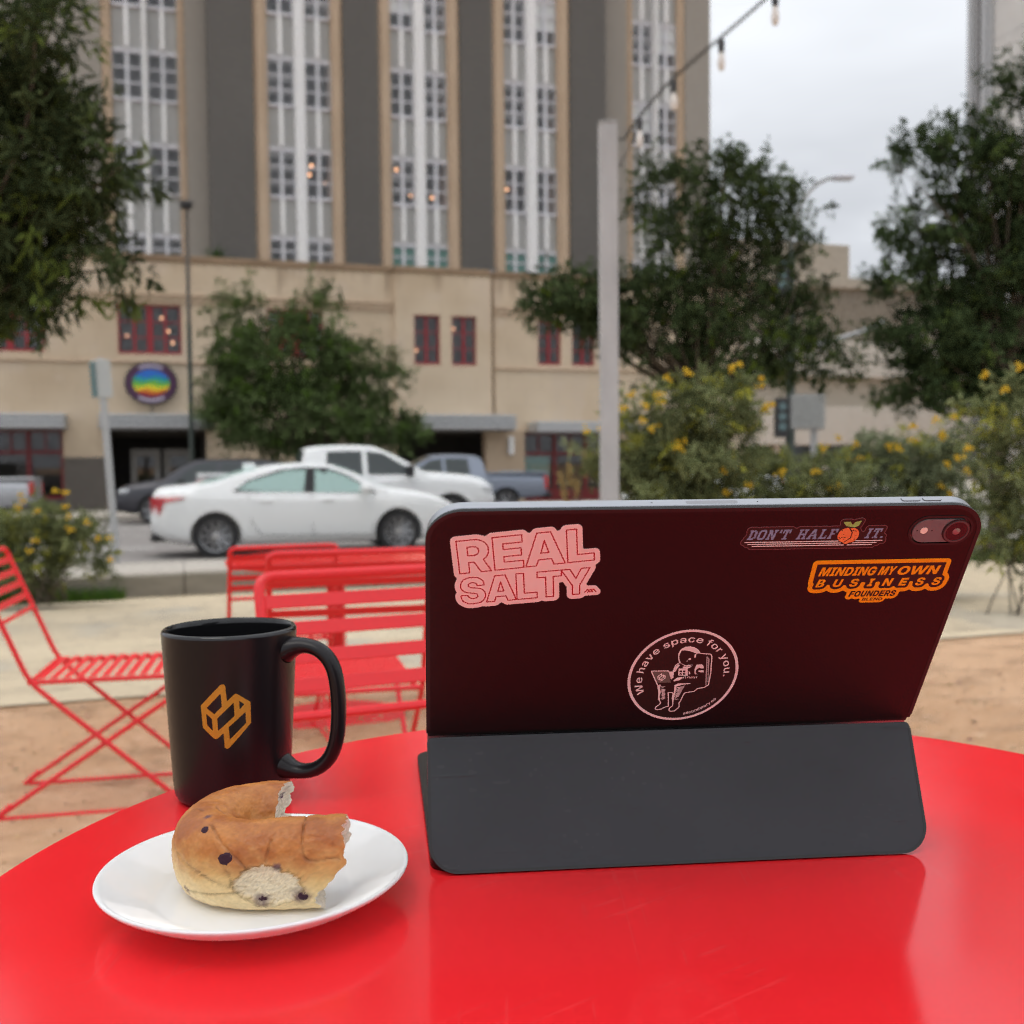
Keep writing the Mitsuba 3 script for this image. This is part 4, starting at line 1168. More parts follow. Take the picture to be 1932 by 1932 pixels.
def shrub(label, lobes, flowers, foot, seed, n_clusters, stem_every=12, L=0.1, W=0.027, c0=(0.1, 0.125, 0.055), c1=(0.32, 0.35, 0.17), fr=0.031, **kw):
    rng = np.random.default_rng(seed)
    k = thing('flowering_shrub', label, 'shrub', SHRUB)
    m, vc, c, td, tl = crown(rng, lobes, n_clusters, 24, 0.14, L, W, c0, c1, droop=0.2, young=(0.34, 0.34, 0.06), yfrac=0.25, shell=0.1, **kw)
    foot = np.array(foot, float)
    st = []
    for q in c[::stem_every]:
        a = foot + rng.normal(0, 0.12, 3) * [1, 1, 0]
        st.append(tube(spline([a, (a + q) / 2 + rng.normal(0, 0.05, 3) + [0, 0, 0.08], q], 8), np.linspace(0.009, 0.0025, 8), 5))
    part(k, 'stems', cat(*st), 'bark', smooth=40)
    part(k, 'foliage', m, 'leaf', color=vc)
    for p in [p for p in flowers] + [tuple(np.array(p) + rng.normal(0, 0.09, 3)) for p in flowers]:
        q = np.array(p) + [0, -0.12, 0]
        fm, fc = blossom(rng, q, fr)
        part(k, 'blossom', fm, 'petal', color=fc)
    return k


shrub('tallest yellow flowering shrub, right of the pale pole', [(1.22, 9.0, 1.32, 0.36, 0.3), (1.72, 9.0, 1.45, 0.48, 0.3), (1.5, 9.0, 0.95, 0.7, 0.36), (0.8, 9.0, 1.05, 0.16, 0.2), (1.5, 9.0, 0.3, 0.75, 0.45)],
      [(0.94, 8.8, 1.46), (1.1, 8.8, 1.46), (1.26, 8.8, 1.49), (1.46, 8.8, 1.74), (1.83, 8.8, 1.77), (2.08, 8.8, 1.68), (2.12, 8.8, 1.44), (1.17, 8.8, 1.27), (1.44, 8.8, 1.16), (1.35, 8.8, 1.09), (1.85, 8.8, 0.95), (1.98, 8.8, 0.79), (1.79, 8.8, 0.73), (0.63, 8.8, 1.27)], (1.4, 9.0, -0.4), 21, 700, gap=0.42)
shrub('low sparse shrub with two yellow blossoms in front of the beige building', [(2.49, 9.5, 0.84, 0.42, 0.22), (2.93, 9.5, 0.82, 0.36, 0.2), (2.7, 9.5, 0.3, 0.6, 0.5)],
      [(2.76, 9.3, 1.1), (2.89, 9.3, 0.78)], (2.7, 9.5, -0.4), 22, 460, gap=0.38)
shrub('grey green shrub with many yellow blossoms above the right of the tablet', [(3.44, 10.0, 0.98, 0.38, 0.33), (4.0, 10.0, 0.98, 0.42, 0.33), (3.75, 10.0, 0.4, 0.7, 0.5)],
      [(3.21, 9.8, 1.16), (3.22, 9.8, 1.01), (3.61, 9.8, 1.09), (3.73, 9.8, 1.31), (3.96, 9.8, 1.37), (4.0, 9.8, 1.22), (3.99, 9.8, 0.76), (4.09, 9.8, 0.67)], (3.7, 10.0, -0.42), 23, 460, c0=(0.12, 0.15, 0.085), c1=(0.34, 0.38, 0.23), gap=0.36)
shrub('thin branched yellow flowering shrub at the right edge', [(4.05, 8.5, 1.5, 0.26, 0.22), (4.1, 8.5, 1.0, 0.36, 0.38), (4.2, 8.5, 0.45, 0.4, 0.4)],
      [(3.87, 8.3, 1.54), (4.06, 8.3, 1.72), (3.61, 8.3, 1.08)], (4.1, 8.5, -0.36), 24, 150, stem_every=30, gap=0.34)
shrub('low yellow flowering shrub behind the left chair', [(-5.33, 11.5, 0.3, 0.45, 0.33), (-4.86, 11.5, 0.24, 0.33, 0.24), (-5.34, 11.5, -0.06, 0.5, 0.3), (-5.9, 11.6, 0.2, 0.5, 0.4), (-4.6, 11.4, -0.05, 0.2, 0.22)],
      [(-4.86, 11.2, 0.75), (-5.27, 11.2, 0.58), (-5.07, 11.2, 0.54), (-4.7, 11.2, 0.33), (-4.53, 11.2, 0.42), (-5.1, 11.2, 0.23), (-4.3, 11.2, 0.24), (-4.73, 11.2, 0.48)], (-5.2, 11.5, -0.5), 25, 330, gap=0.38)

# dry flower stalks left of the pole
rng = np.random.default_rng(31)
k = thing('dry_grass', 'dry straw coloured seed stalks left of the pale pole', 'plant')
st, pm, pc = [], [], []
for x, z in ((0.42, 0.9), (0.5, 0.98), (0.58, 0.84), (0.66, 1.08), (0.47, 0.72)):
    st.append(tube(spline([(0.6, 9.2, -0.38), (0.58, 9.2, 0.3), (x, 9.2, z)], 10), np.linspace(0.008, 0.004, 10), 5))
    n = 60
    t = rng.uniform(0.72, 1.0, n)
    base = np.array([0.58, 9.2, 0.3]) + (np.array([x, 9.2, z]) - [0.58, 9.2, 0.3]) * t[:, None]
    m, vc = leaves(rng, base, rng.normal(0, 0.6, (n, 3)) + [0, 0, 0.8], 0.05, 0.02, np.tile([0.55, 0.42, 0.2], (n, 1)) * rng.uniform(0.7, 1.1, (n, 1)))
    pm.append(m)
    pc.append(vc)
part(k, 'stalks', cat(*st), 'bark', smooth=40)
part(k, 'seed_heads', cat(*pm), 'leaf', color=np.vstack(pc))
# small plants on the roof terrace
k = thing('roof_plant', 'small green plant on the roof terrace behind the parapet', 'plant')
q = sn(1.35, 39.3)
m, vc = leaves(rng, np.array([q[0], q[1], 8.4]) + rng.normal(0, 0.16, (160, 3)), rng.normal(0, 0.7, (160, 3)) + [0, 0, 0.5], 0.3, 0.06, np.tile([0.06, 0.11, 0.03], (160, 1)) * rng.uniform(0.6, 1.3, (160, 1)))
part(k, 'foliage', m, 'leaf', color=vc)
part(k, 'pot', move(lathe(np.array([(0, 0), (0.2, 0), (0.26, 0.42), (0.0, 0.42)]), 20), float(q[0]), float(q[1]), 7.885), 'dark_metal', smooth=30)
# ------------------------------------------------------------------ lettering: outlines in hundredths of the cap height
HEAVY = ('R91:+6,100 57,100 66,97 72,94 79,88 83,81 86,73 86,58 82,48 77,42 71,38 71,37 89,0 62,0 46,32 32,32 32,0 6,0;-32,53 49,52 54,54 57,56 59,58 61,64 61,69 58,74 55,77 49,79 '
    '32,79|E86:+6,100 82,100 82,78 32,78 32,61 78,61 78,39 32,39 32,22 82,22 82,0 6,0|A103:+0,0 34,100 69,100 103,0 74,0 68,18 34,18 28,0;-52,75 41,38 62,38|L78:+6,100 32,100 '
    '32,22 76,22 76,0 6,0|S94:+5,28 5,33 29,33 30,27 34,23 38,20 44,19 51,19 58,21 62,24 63,27 62,32 59,36 51,39 33,42 23,45 17,49 11,55 8,59 6,66 7,77 11,87 18,94 26,98 '
    '33,100 41,101 52,101 59,100 68,98 74,94 80,89 83,84 86,78 87,68 63,68 61,75 58,78 50,81 44,81 39,79 34,75 33,73 33,68 36,65 42,62 59,59 72,56 80,51 84,46 87,42 89,37 '
    '89,23 85,15 82,10 78,6 69,1 57,-1 41,-2 28,0 19,5 11,11 7,19|T89:+3,100 87,100 87,78 58,78 58,0 32,0 32,78 3,78|Y99:+0,100 30,100 50,62 69,100 99,100 63,35 63,0 38,0 '
    '38,35|M126:+6,100 45,100 63,38 70,64 81,100 120,100 120,0 94,0 95,70 87,42 74,0 52,0 38,44 31,69 32,0 6,0|I59:+4,0 4,21 16,21 16,79 4,79 4,100 55,100 55,79 42,79 42,21 '
    '55,21 55,0|N101:+6,100 33,100 60,57 69,41 69,100 95,100 95,0 68,0 32,59 32,0 6,0|D98:+6,100 50,100 59,99 72,93 79,89 85,82 90,74 94,62 94,55 94,40 92,32 89,23 83,16 76,9 '
    '64,3 54,0 6,0;-32,22 47,22 52,22 59,26 65,33 67,39 68,45 67,61 63,70 56,76 46,78 32,78|G102:+3,44 4,63 7,72 10,78 15,86 19,90 26,95 35,99 47,101 57,101 65,100 73,97 82,92'
    ' 88,87 92,81 96,73 97,66 71,66 68,72 63,77 58,78 49,79 42,77 39,75 34,70 32,65 29,54 29,45 32,35 35,29 39,25 44,22 49,21 57,21 64,23 69,27 72,34 72,36 53,36 53,55 98,55 '
    '97,33 95,25 92,18 83,8 78,4 69,0 57,-2 43,-1 33,1 23,6 15,13 9,22 6,31|O103:+3,44 3,56 5,65 8,75 11,81 15,86 22,92 31,98 38,100 46,101 60,101 69,99 77,95 84,90 89,84 '
    '95,75 98,65 100,55 99,39 98,33 94,22 87,13 81,7 72,2 65,0 56,-2 43,-1 31,2 22,7 15,13 10,21 5,33;-29,54 30,39 33,32 37,26 40,24 49,21 57,21 63,24 67,27 71,33 73,45 73,58 '
    '71,66 68,70 62,77 54,79 46,78 40,76 33,68 31,62|W141:+0,100 28,100 37,61 42,35 43,34 58,100 83,100 99,34 113,100 141,100 115,0 86,0 71,61 56,0 27,0|B89:+6,100 57,100 '
    '66,98 72,95 79,89 82,83 83,78 83,72 82,66 79,61 75,57 66,53 73,51 78,48 83,43 86,35 87,25 85,19 82,12 77,7 69,3 57,0 6,0;-31,20 51,20 55,21 60,26 60,32 59,36 55,39 50,41 '
    '31,41;-31,60 48,60 53,62 56,65 57,68 56,75 54,78 50,80 31,80|U97:+6,100 31,100 32,32 34,27 39,23 46,20 51,20 60,24 64,28 66,35 66,100 91,100 91,31 90,25 88,18 84,12 79,7 '
    '70,2 63,0 54,-2 43,-2 34,0 28,2 20,6 13,12 8,21 6,31|F83:+6,100 80,100 80,78 32,78 32,58 77,58 77,37 32,37 32,0 6,0')
MEDIUM = ('W139:+4,100 22,100 36,43 40,20 41,19 46,44 60,99 61,100 78,100 94,43 99,18 104,45 117,99 118,100 136,100 109,0 89,0 75,53 70,78 64,51 50,0 30,0 4,96|e81:+6,32 6,46 8,54 '
    '11,61 19,69 23,72 30,75 37,77 45,77 52,75 59,72 68,65 74,52 75,44 75,33 23,33 23,26 27,19 31,15 37,12 46,12 51,13 57,18 59,22 74,19 72,12 67,6 63,4 55,0 47,-1 38,-1 30,0 '
    '22,4 14,11 11,15 8,21;-24,53 23,44 58,44 59,48 56,55 51,60 44,63 38,63 31,61 28,58|h84:+10,100 26,100 26,63 33,72 38,75 45,77 53,77 59,75 65,72 71,65 73,58 74,53 74,0 '
    '58,0 57,51 56,55 53,59 49,61 45,62 38,62 32,59 29,55 27,50 26,0 10,0|a78:+5,17 5,25 6,30 10,35 13,38 24,42 48,45 51,47 52,50 52,54 50,59 47,61 41,63 33,62 28,60 25,58 '
    '23,53 7,56 11,64 16,69 20,72 27,74 34,76 43,76 55,73 63,67 67,60 69,54 69,0 53,0 52,10 47,3 39,-1 26,-2 20,0 13,3 9,7 7,11;-22,19 23,15 25,13 29,11 37,11 43,12 49,17 '
    '51,21 52,26 52,35 44,33 32,32 27,30 23,27 22,25|v80:+3,75 21,75 40,15 44,31 60,75 77,75 49,0 31,0|s75:+6,20 22,22 23,18 26,15 31,12 35,11 45,12 51,17 52,20 52,23 51,25 '
    '48,28 21,35 16,38 11,43 8,50 8,57 10,63 15,69 19,72 28,75 43,76 53,74 59,70 63,67 67,60 67,57 53,54 51,58 46,62 41,64 36,64 28,61 26,59 25,55 25,52 28,48 33,46 56,41 '
    '60,39 65,34 69,27 69,18 67,12 61,6 54,1 45,-1 32,-1 27,0 19,2 15,5 9,11 6,17|p85:+9,75 25,75 26,63 27,63 30,68 33,72 39,75 52,76 59,74 65,71 72,65 76,56 78,48 79,31 78,23'
    ' 74,14 66,5 56,0 43,-1 34,3 29,8 27,11 26,12 26,-28 9,-28;-26,44 27,25 29,20 35,15 41,12 46,12 53,15 59,22 62,33 61,47 58,56 54,60 48,62 40,62 34,60 29,55 27,48|c80:+6,33'
    ' 6,46 8,54 11,61 18,68 28,74 35,76 48,76 55,74 65,68 72,59 73,53 58,50 56,55 52,60 44,63 37,62 32,60 29,57 26,53 24,48 22,40 23,29 27,20 32,15 36,13 42,12 50,14 55,18 '
    '58,26 73,22 72,17 68,10 62,5 56,1 46,-1 37,-1 28,0 23,3 19,6 14,11 11,16 7,24|f53:+1,62 1,75 15,75 16,89 18,95 22,100 28,103 34,105 43,105 51,103 48,90 44,91 37,90 33,87 '
    '32,84 32,75 48,75 48,62 32,62 32,0 15,0 15,62|o83:+6,33 6,46 8,54 11,61 15,66 20,70 26,73 33,76 48,76 55,74 61,71 66,68 71,62 74,56 76,49 77,33 76,24 73,17 69,11 64,6 '
    '60,3 51,0 46,-1 34,-1 28,0 21,4 14,11 11,15 7,24;-23,44 23,31 25,24 28,19 32,15 36,13 41,12 47,13 51,15 56,20 60,31 60,44 57,54 52,60 47,62 39,63 32,61 29,57 '
    '25,52|r54:+10,75 26,75 26,63 29,68 33,73 42,76 51,76 51,61 41,61 37,61 31,57 28,52 26,46 26,0 10,0|y80:+3,75 21,75 36,29 40,15 44,30 60,75 78,75 44,-13 40,-20 36,-24 '
    '27,-28 16,-28 9,-27 12,-14 23,-15 26,-13 29,-9 31,0|u84:+10,75 26,75 26,28 27,23 30,18 33,15 39,13 44,13 52,17 55,20 57,26 58,75 74,75 74,0 58,0 58,13 55,8 50,3 46,1 '
    '39,-1 31,-1 24,1 19,4 15,8 12,13 10,23|n84:+10,75 26,75 26,62 29,68 33,72 38,75 45,77 53,77 60,75 65,72 69,68 72,62 74,53 74,0 58,0 57,51 56,55 53,59 49,61 45,62 38,62 '
    '32,59 29,55 27,50 26,0 10,0|d85:+6,43 8,53 12,62 19,71 27,75 33,76 41,76 47,75 52,72 59,63 60,100 76,100 76,0 60,0 59,12 53,4 50,1 44,-1 30,-1 21,3 14,9 9,19 6,32;-22,40 '
    '23,31 25,24 28,19 32,15 36,13 41,12 47,13 51,15 56,20 60,32 60,44 56,54 52,59 47,62 41,63 33,61 29,57 24,50|t48:+1,62 1,75 12,75 12,93 28,93 29,75 43,75 43,62 28,62 28,18'
    ' 30,15 33,13 36,12 43,13 45,0 38,-1 27,0 21,2 15,7 12,16 12,62|.37:+8,7 8,11 10,15 13,18 17,20 24,19 28,15 29,11 29,7 28,4 25,1 21,-1 17,-1 13,0 10,4')


def load_font(text):
    out = {}
    for item in text.split('|'):
        head, rings = item.split(':')
        g = []
        for r in rings.split(';'):
            p = Polygon([tuple(map(float, q.split(','))) for q in r[1:].split()]).buffer(0)
            if r[0] == '+':
                g.append(p)
            else:
                g = [q.difference(p) for q in g]
        out[head[0]] = (union_all(g), float(head[1:]))
    return out


HV, MD = load_font(HEAVY), load_font(MEDIUM)


def line_of(font, text, x0, x1, y0, cap, gap=0.0, slant=0.0, rot=0.0, space=32):
    """Text set from x0 to x1 on the baseline y0 with this cap height; a list of shapes."""
    adv = [font[c][1] + gap if c != ' ' else space for c in text]
    total = sum(adv) - gap
    kx, ky = (x1 - x0) / total, cap / 100.0
    out, x = [], 0.0
    for c, a in zip(text, adv):
        if c != ' ':
            g = affinity.affine_transform(font[c][0], [kx, slant * ky, 0, ky, x0 + x * kx, y0])
            out.append(affinity.rotate(g, rot, origin=(x0, y0)) if rot else g)
        x += a
    return out


def arc_text(font, text, cx, cy, rx, ry, base, cap, a0, a1, inward=False, space=34):
    """Text on an arc of the unit circle, from angle a0 to a1 in degrees, stretched by rx and ry; inward: read along the lower arc."""
    adv = np.array([font[c][1] if c != ' ' else space for c in text], float)
    mid = (np.cumsum(adv) - adv / 2) / adv.sum()
    k = cap / 100.0
    sx = abs(math.radians(a1 - a0)) * base / adv.sum()
    out = []
    for c, a, m in zip(text, adv, mid):
        if c == ' ':
            continue
        ang = a0 + (a1 - a0) * m
        g = affinity.affine_transform(font[c][0], [sx, 0, 0, k, -a / 2 * sx, 0])
        g = affinity.rotate(g, ang - 90 if not inward else ang + 90, origin=(0, 0))
        r = base
        g = affinity.translate(g, r * math.cos(math.radians(ang)), r * math.sin(math.radians(ang)))
        out.append(affinity.translate(affinity.scale(g, rx, ry, origin=(0, 0)), cx, cy))
    return out
# ------------------------------------------------------------------ red metal chairs (local: x across, y to the front, z up)
CH = {}


def chair_meshes():
    w, d, h, hb, r = 0.21, 0.225, 0.45, 0.85, 0.0085
    lean = 0.41
    back = lambda z: -d - (z - h) * lean
    m = []
    for sg in (-1, 1):
        x = sg * w
        # back post running on into the front leg
        m.append(('leg', tube(rounded([(x, back(0.83), 0.83), (x, -d, h), (x, d + 0.03, 0.012)], 0.05), r, 9)))
    m.append(('back_frame', cat(tube(rounded([(-w, back(0.80), 0.80), (-w, back(hb), hb), (w, back(hb), hb), (w, back(0.80), 0.80)], 0.045, 8), r * 1.05, 9), tube([(-w, back(0.64), 0.64), (w, back(0.64), 0.64)], r * 0.9, 8))))
    for i in range(4):
        z = 0.685 + 0.042 * i
        b = cbox(-w, w, -0.0015, 0.0015, -0.0115, 0.0115, 0.0012)
        a = math.atan(lean)
        M = np.array([[1, 0, 0, 0], [0, math.cos(a), -math.sin(a), back(z)], [0, math.sin(a), math.cos(a), z], [0, 0, 0, 1.0]])
        m.append(('back_slat', xf(b, M)))
    for sg in (-1, 1):
        x = sg * (w - 0.018)
        m.append(('rear_leg', tube(rounded([(x, -d, h - 0.004), (x, d, h - 0.004), (x, d + 0.0, h - 0.06), (x, -d - 0.12, 0.012)], 0.06, 8), r, 9)))
        m.append(('runner', tube(rounded([(x, -d - 0.07, 0.055), (x, -d - 0.12, 0.012), (x, d + 0.05, 0.012)], 0.03), r * 0.9, 8)))
    m.append(('seat_frame', tube([(-w, -d, h - 0.002), (w, -d, h - 0.002)], r * 0.9, 8)))
    for i in range(11):
        y = -d + 0.03 + 0.039 * i
        m.append(('seat_slat', move(cbox(-w + 0.015, w - 0.015, -0.013, 0.013, -0.002, 0.002, 0.0015), 0, y, h + 0.008)))
    return m


CHM = [(n, m, mikit.ply(m, 'red_paint', smooth=35)) for n, m in chair_meshes()]


def chair(label, x, y, face, dz=0.0):
    """face: the angle in degrees, from the x axis, that the sitter looks towards."""
    k = thing('metal_chair', label, 'chair', 'red folding metal chairs in the square')
    tw = place(x, y, ground_z(x, y) + dz, face - 90)
    for n, m, d in CHM:
        repeat(k, n, d, tw)
    return k


chair('red slatted metal chair seen from the side at the left edge', -1.36, 3.52, 12)
chair('red metal chair with its wide slatted back right behind the mug and tablet', -0.06, 1.37, -67, -0.02)
chair('red metal chair with slatted seat between the mug and the far red table', -0.515, 3.08, 104, 0.02)
chair('farthest red metal chair, its back in front of the white car wheel', -1.04, 4.49, 110)

# ------------------------------------------------------------------ tables


def cafe_table(label, x, y, z, r, post, group=True):
    k = thing('metal_table', label, 'table', 'round red metal tables')
    g = ground_z(x, y)
    prof = [(0.0, -0.004), (r - 0.012, -0.004), (r - 0.012, -0.022), (r - 0.004, -0.022), (r, -0.018), (r, -0.003), (r - 0.0012, -0.0008), (r - 0.003, 0.0), (r * 0.5, 0.0), (0.0, 0.0)]
    part(k, 'tabletop', move(lathe(np.array(prof), 256), x, y, z), 'red_tabletop' if r < 0.4 else 'red_table_far', smooth=30)
    part(k, 'post', cbox(x - post / 2, x + post / 2, y - post / 2, y + post / 2, g + 0.012, z - 0.0045, 0.006), 'red_paint')
    part(k, 'foot_plate', move(lathe(np.array([(0, 0), (r * 0.62, 0), (r * 0.62, 0.006), (r * 0.6, 0.011), (0, 0.0118)]), 64), x, y, g), 'red_paint', smooth=30)
    part(k, 'mounting_bracket', cat(*[cbox(x - r * 0.55, x + r * 0.55, y - 0.02, y + 0.02, z - 0.03, z - 0.0046, 0.003)]), 'red_paint')
    return k


TZ = 0.7799
cafe_table('glossy round red table in the foreground carrying the mug, plate and tablet', 0.0974, 0.5196, TZ, 0.3796, 0.07)
cafe_table('far round red table behind the row of red chairs', -0.83, 4.86, 0.57, 0.5, 0.078)

# ------------------------------------------------------------------ mug
k = thing('mug', 'matte black mug with a gold cube emblem on the red table', 'mug')
MX, MY = -0.1889, 0.6884
tw = place(MX, MY, TZ)
hm, rt, rb = 0.1137, 0.0438, 0.0374
prof = [(0.0, 0.0022), (0.028, 0.0022), (0.0295, 0.0006), (0.0325, 0.0002), (rb - 0.002, 0.0022), (rb - 0.0003, 0.0055)]
for t in np.linspace(0.06, 0.975, 14):
    prof.append((rb + (rt - rb) * (t ** 0.9), 0.004 + (hm - 0.0045) * t))
part(k, 'outside', lathe(np.array(prof + [(rt - 0.0002, hm - 0.0022)]), 160), 'mug_matte', smooth=50, tw=tw)
lip = [(rt - 0.0002, hm - 0.0022), (rt - 0.0004, hm - 0.001), (rt - 0.0014, hm), (rt - 0.0026, hm), (rt - 0.0036, hm - 0.0012)]
ins = [(rt - 0.0039, hm - 0.004), (rt - 0.006, hm * 0.6), (rb - 0.0042, 0.02), (rb - 0.007, 0.0085), (rb - 0.014, 0.006), (0.0, 0.0058)]
part(k, 'inside', lathe(np.array(lip + ins), 160), 'mug_glaze', smooth=50, tw=tw)
hp = spline([(0.0385, 0.0985), (0.0515, 0.1025), (0.0635, 0.1000), (0.0716, 0.0920), (0.0757, 0.0780), (0.0766, 0.0600), (0.0748, 0.0420), (0.0695, 0.0290), (0.0605, 0.0215), (0.0490, 0.0192), (0.0340, 0.0235)], 60)
t = np.linspace(0, 1, 60)
flare = 1 + 0.85 * np.exp(-(t / 0.07) ** 2) + 0.75 * np.exp(-((1 - t) / 0.07) ** 2)
ha = tube(np.stack([hp[:, 0], 0 * t, hp[:, 1]], 1), 1.0, 24)
hv = np.asarray(ha.vertices)[:60 * 24].reshape(60, 24, 3)
cen = np.stack([hp[:, 0], 0 * t, hp[:, 1]], 1)[:, None]
off = (hv - cen)
off *= np.array([1.0, 1.35, 1.0]) * 0.0047 * flare[:, None, None]
hv = (cen + off).reshape(-1, 3)
ha = trimesh.Trimesh(np.vstack([hv, np.asarray(ha.vertices)[60 * 24:]]), ha.faces, process=False)
ca, sa = math.cos(math.radians(-13)), math.sin(math.radians(-13))
part(k, 'handle', xf(ha, [[ca, -sa, 0, 0], [sa, ca, 0, 0], [0, 0, 1, 0], [0, 0, 0, 1]]), 'mug_matte', smooth=True, tw=tw)
# emblem, bent round the wall of the mug
em = Polygon([(645, 700), (662, 703), (670, 720), (681, 853), (742, 796), (757, 789), (772, 795), (878, 872), (882, 885), (882, 1062), (692, 1266), (672, 1274), (652, 1262), (646, 1132), (596, 1178), (578, 1184), (560, 1176), (466, 1082), (452, 890), (460, 880), (628, 706)])
for hole in ([(505, 908), (630, 780), (637, 898), (571, 962)], [(595, 1000), (737, 866), (742, 985), (600, 1112)], [(499, 955), (549, 1004), (555, 1112), (506, 1058)], [(836, 958), (838, 1058), (696, 1194), (690, 1082)], [(783, 853), (827, 889), (785, 933)]):
    em = em.difference(Polygon(hole))
em = em.buffer(4).buffer(-4)
ms = []
for q in np.arange(440, 900, 12):
    for pcs in polys(em.intersection(sbox(q, 0, q + 12, 2000))):
        ms.append(trimesh.creation.triangulate_polygon(pcs, engine='earcut'))
v = np.vstack([a[0] for a in ms])
o = np.cumsum([0] + [len(a[0]) for a in ms[:-1]])
f = np.vstack([a[1] + i for a, i in zip(ms, o)])
kpx = 7.26e-5
zc = (1 - (1361 - 881) / 1960 * 0.648) - TZ + 0.0016
z = zc - (v[:, 1] - 985) * kpx
tt = np.clip((z - 0.004) / (hm - 0.0045), 0.01, 1)
rr = rb + (rt - rb) * tt ** 0.9 + 0.00025
az = math.atan2(-MY, -MX) - 0.0036 / 0.041 + (v[:, 0] - 667) * kpx / rr
part(k, 'emblem', trimesh.Trimesh(np.stack([rr * np.cos(az), rr * np.sin(az), z], 1), f, process=False), 'mug_gold', tw=tw)

# ------------------------------------------------------------------ plate
k = thing('plate', 'round white china plate under the bitten bagel', 'plate')
PX, PY, PR = -0.1312, 0.5167, 0.0767
prof = [(0.0, 0.0028), (0.036, 0.0028), (0.038, 0.0002), (0.041, 0.0002), (0.043, 0.0024), (0.052, 0.0042), (0.066, 0.0105), (0.0745, 0.0158), (0.0764, 0.0176), (0.0767, 0.0184), (0.0762, 0.0192), (0.0748, 0.0192), (0.073, 0.0182), (0.066, 0.0138), (0.054, 0.0082), (0.0495, 0.0066), (0.047, 0.0061), (0.0445, 0.0060), (0.02, 0.0058), (0.0, 0.0058)]
part(k, 'dish', move(lathe(np.array(prof), 200), PX, PY, TZ), 'porcelain', smooth=60)

# ------------------------------------------------------------------ bagel
k = thing('bagel', 'half eaten golden blueberry bagel on the white plate', 'bagel')
BX, BY, BZ = -0.1262, 0.5275, TZ + 0.0058
Rr, aa, bb = 0.0292, 0.0168, 0.0214
NU, NV = 560, 260
a0, a1 = math.radians(91), math.radians(275)
Lc = Rr * (a1 - a0)
Lt = 0.037


def spine(s):
    """Centre line of the bagel in the plane of the plate, and its direction."""
    s = np.asarray(s, float)
    a = a0 + np.minimum(s, Lc) / Rr
    p = np.stack([Rr * np.cos(a) * 1.04, Rr * np.sin(a)], -1)
    d = np.stack([-np.sin(a), np.cos(a)], -1)
    ex = np.maximum(s - Lc, 0)[..., None]
    return p + d * ex, d


vv = np.arange(NV) * 2 * np.pi / NV
cs_, sn_ = np.cos(vv), np.sin(vv)
high = np.clip(sn_, -1, 1)
nz_ = lambda q, sd: meshkit.fbm(np.stack([q, 0 * q + sd, 0 * q], -1), 4, sd)
s_end = Lc + Lt - 0.009 + 0.012 * (np.clip((high + 0.35) / 0.5, 0, 1)) + 0.005 * (nz_(vv * 3.1, 2) - 0.5) + 0.0035 * (nz_(vv * 9.0, 3) - 0.5)
s_beg = 0.0 + 0.0045 * (nz_(vv * 2.7, 4) - 0.5) + 0.003 * (nz_(vv * 9.0, 5) - 0.5) - 0.003 * high
uu = np.linspace(0, 1, NU)
s = s_beg[None] + (s_end - s_beg)[None] * uu[:, None]
P, D = spine(s)
N2 = np.stack([D[..., 1], -D[..., 0]], -1)
ex = lambda c, e: np.sign(c) * np.abs(c) ** e
fat = 1 + 0.06 * np.sin(uu * 5.5 + 0.6)[:, None] - 0.1 * np.exp(-((uu - 0.87) / 0.035) ** 2)[:, None] * np.clip(high, 0, 1)
rad = aa * ex(cs_, 0.86)[None] * fat
zz = bb + bb * ex(sn_, 0.8)[None] * (1 + 0.035 * np.sin(uu * 7.3 + 1.0)[:, None])
zz = np.where(zz < 0.0045, 0.0045 - (0.0045 - zz) * 0.55, zz)
zz = zz - zz.min()
V = np.concatenate([P + N2 * rad[..., None], zz[..., None]], -1)
# outward normals of the smooth form
dU = np.gradient(V, axis=0)
dV = (np.roll(V, -1, 1) - np.roll(V, 1, 1))
NN = np.cross(dV, dU)
NN /= np.linalg.norm(NN, axis=-1, keepdims=True) + 1e-12
if (NN[NU // 2, 0] @ np.r_[N2[NU // 2, 0], 0]) < 0:
    NN = -NN
q = V * 1000
fb = lambda sc, sd, o=4: meshkit.fbm(q * sc + sd * 7.7, o, sd)
wr = 0.0016 * (fb(0.09, 1) - 0.5) + 0.0009 * (fb(0.3, 2) - 0.5) + 0.0003 * (fb(1.6, 3) - 0.5)
# creases: polylines in (x, y, z) millimetres, pressed into the crust
lines = [[(-30, -12, 41), (-37, -6, 37), (-39, -10, 30), (-34, -24, 24), (-22, -37, 19), (-10, -43, 15), (0, -45, 14.5)],
         [(-39, -8, 9), (-30, -32, 8), (-18, -41, 10), (-4, -45, 12), (0, -45, 12.5)],
         [(22, -14, 43), (23, -22, 43), (24, -33, 38), (24.5, -40, 30), (27, -43, 27), (34, -44, 27), (42, -43, 27)],
         [(-21, -28, 37), (-14, -37, 34), (-8, -42, 30), (-3, -44, 26), (0, -45, 22)],
         [(-24, -6, 43), (-14, -12, 44), (-4, -13, 43), (8, -12, 43)],
         [(8, -45, 27), (9, -43, 32), (10, -41, 36)],
         [(-12, -44, 24), (-9, -45, 19), (-9, -45, 15)]]
crease = np.zeros(V.shape[:2])
from scipy.spatial import cKDTree
surf = cKDTree(q.reshape(-1, 3))
snap = lambda p: q.reshape(-1, 3)[surf.query(p)[1]]
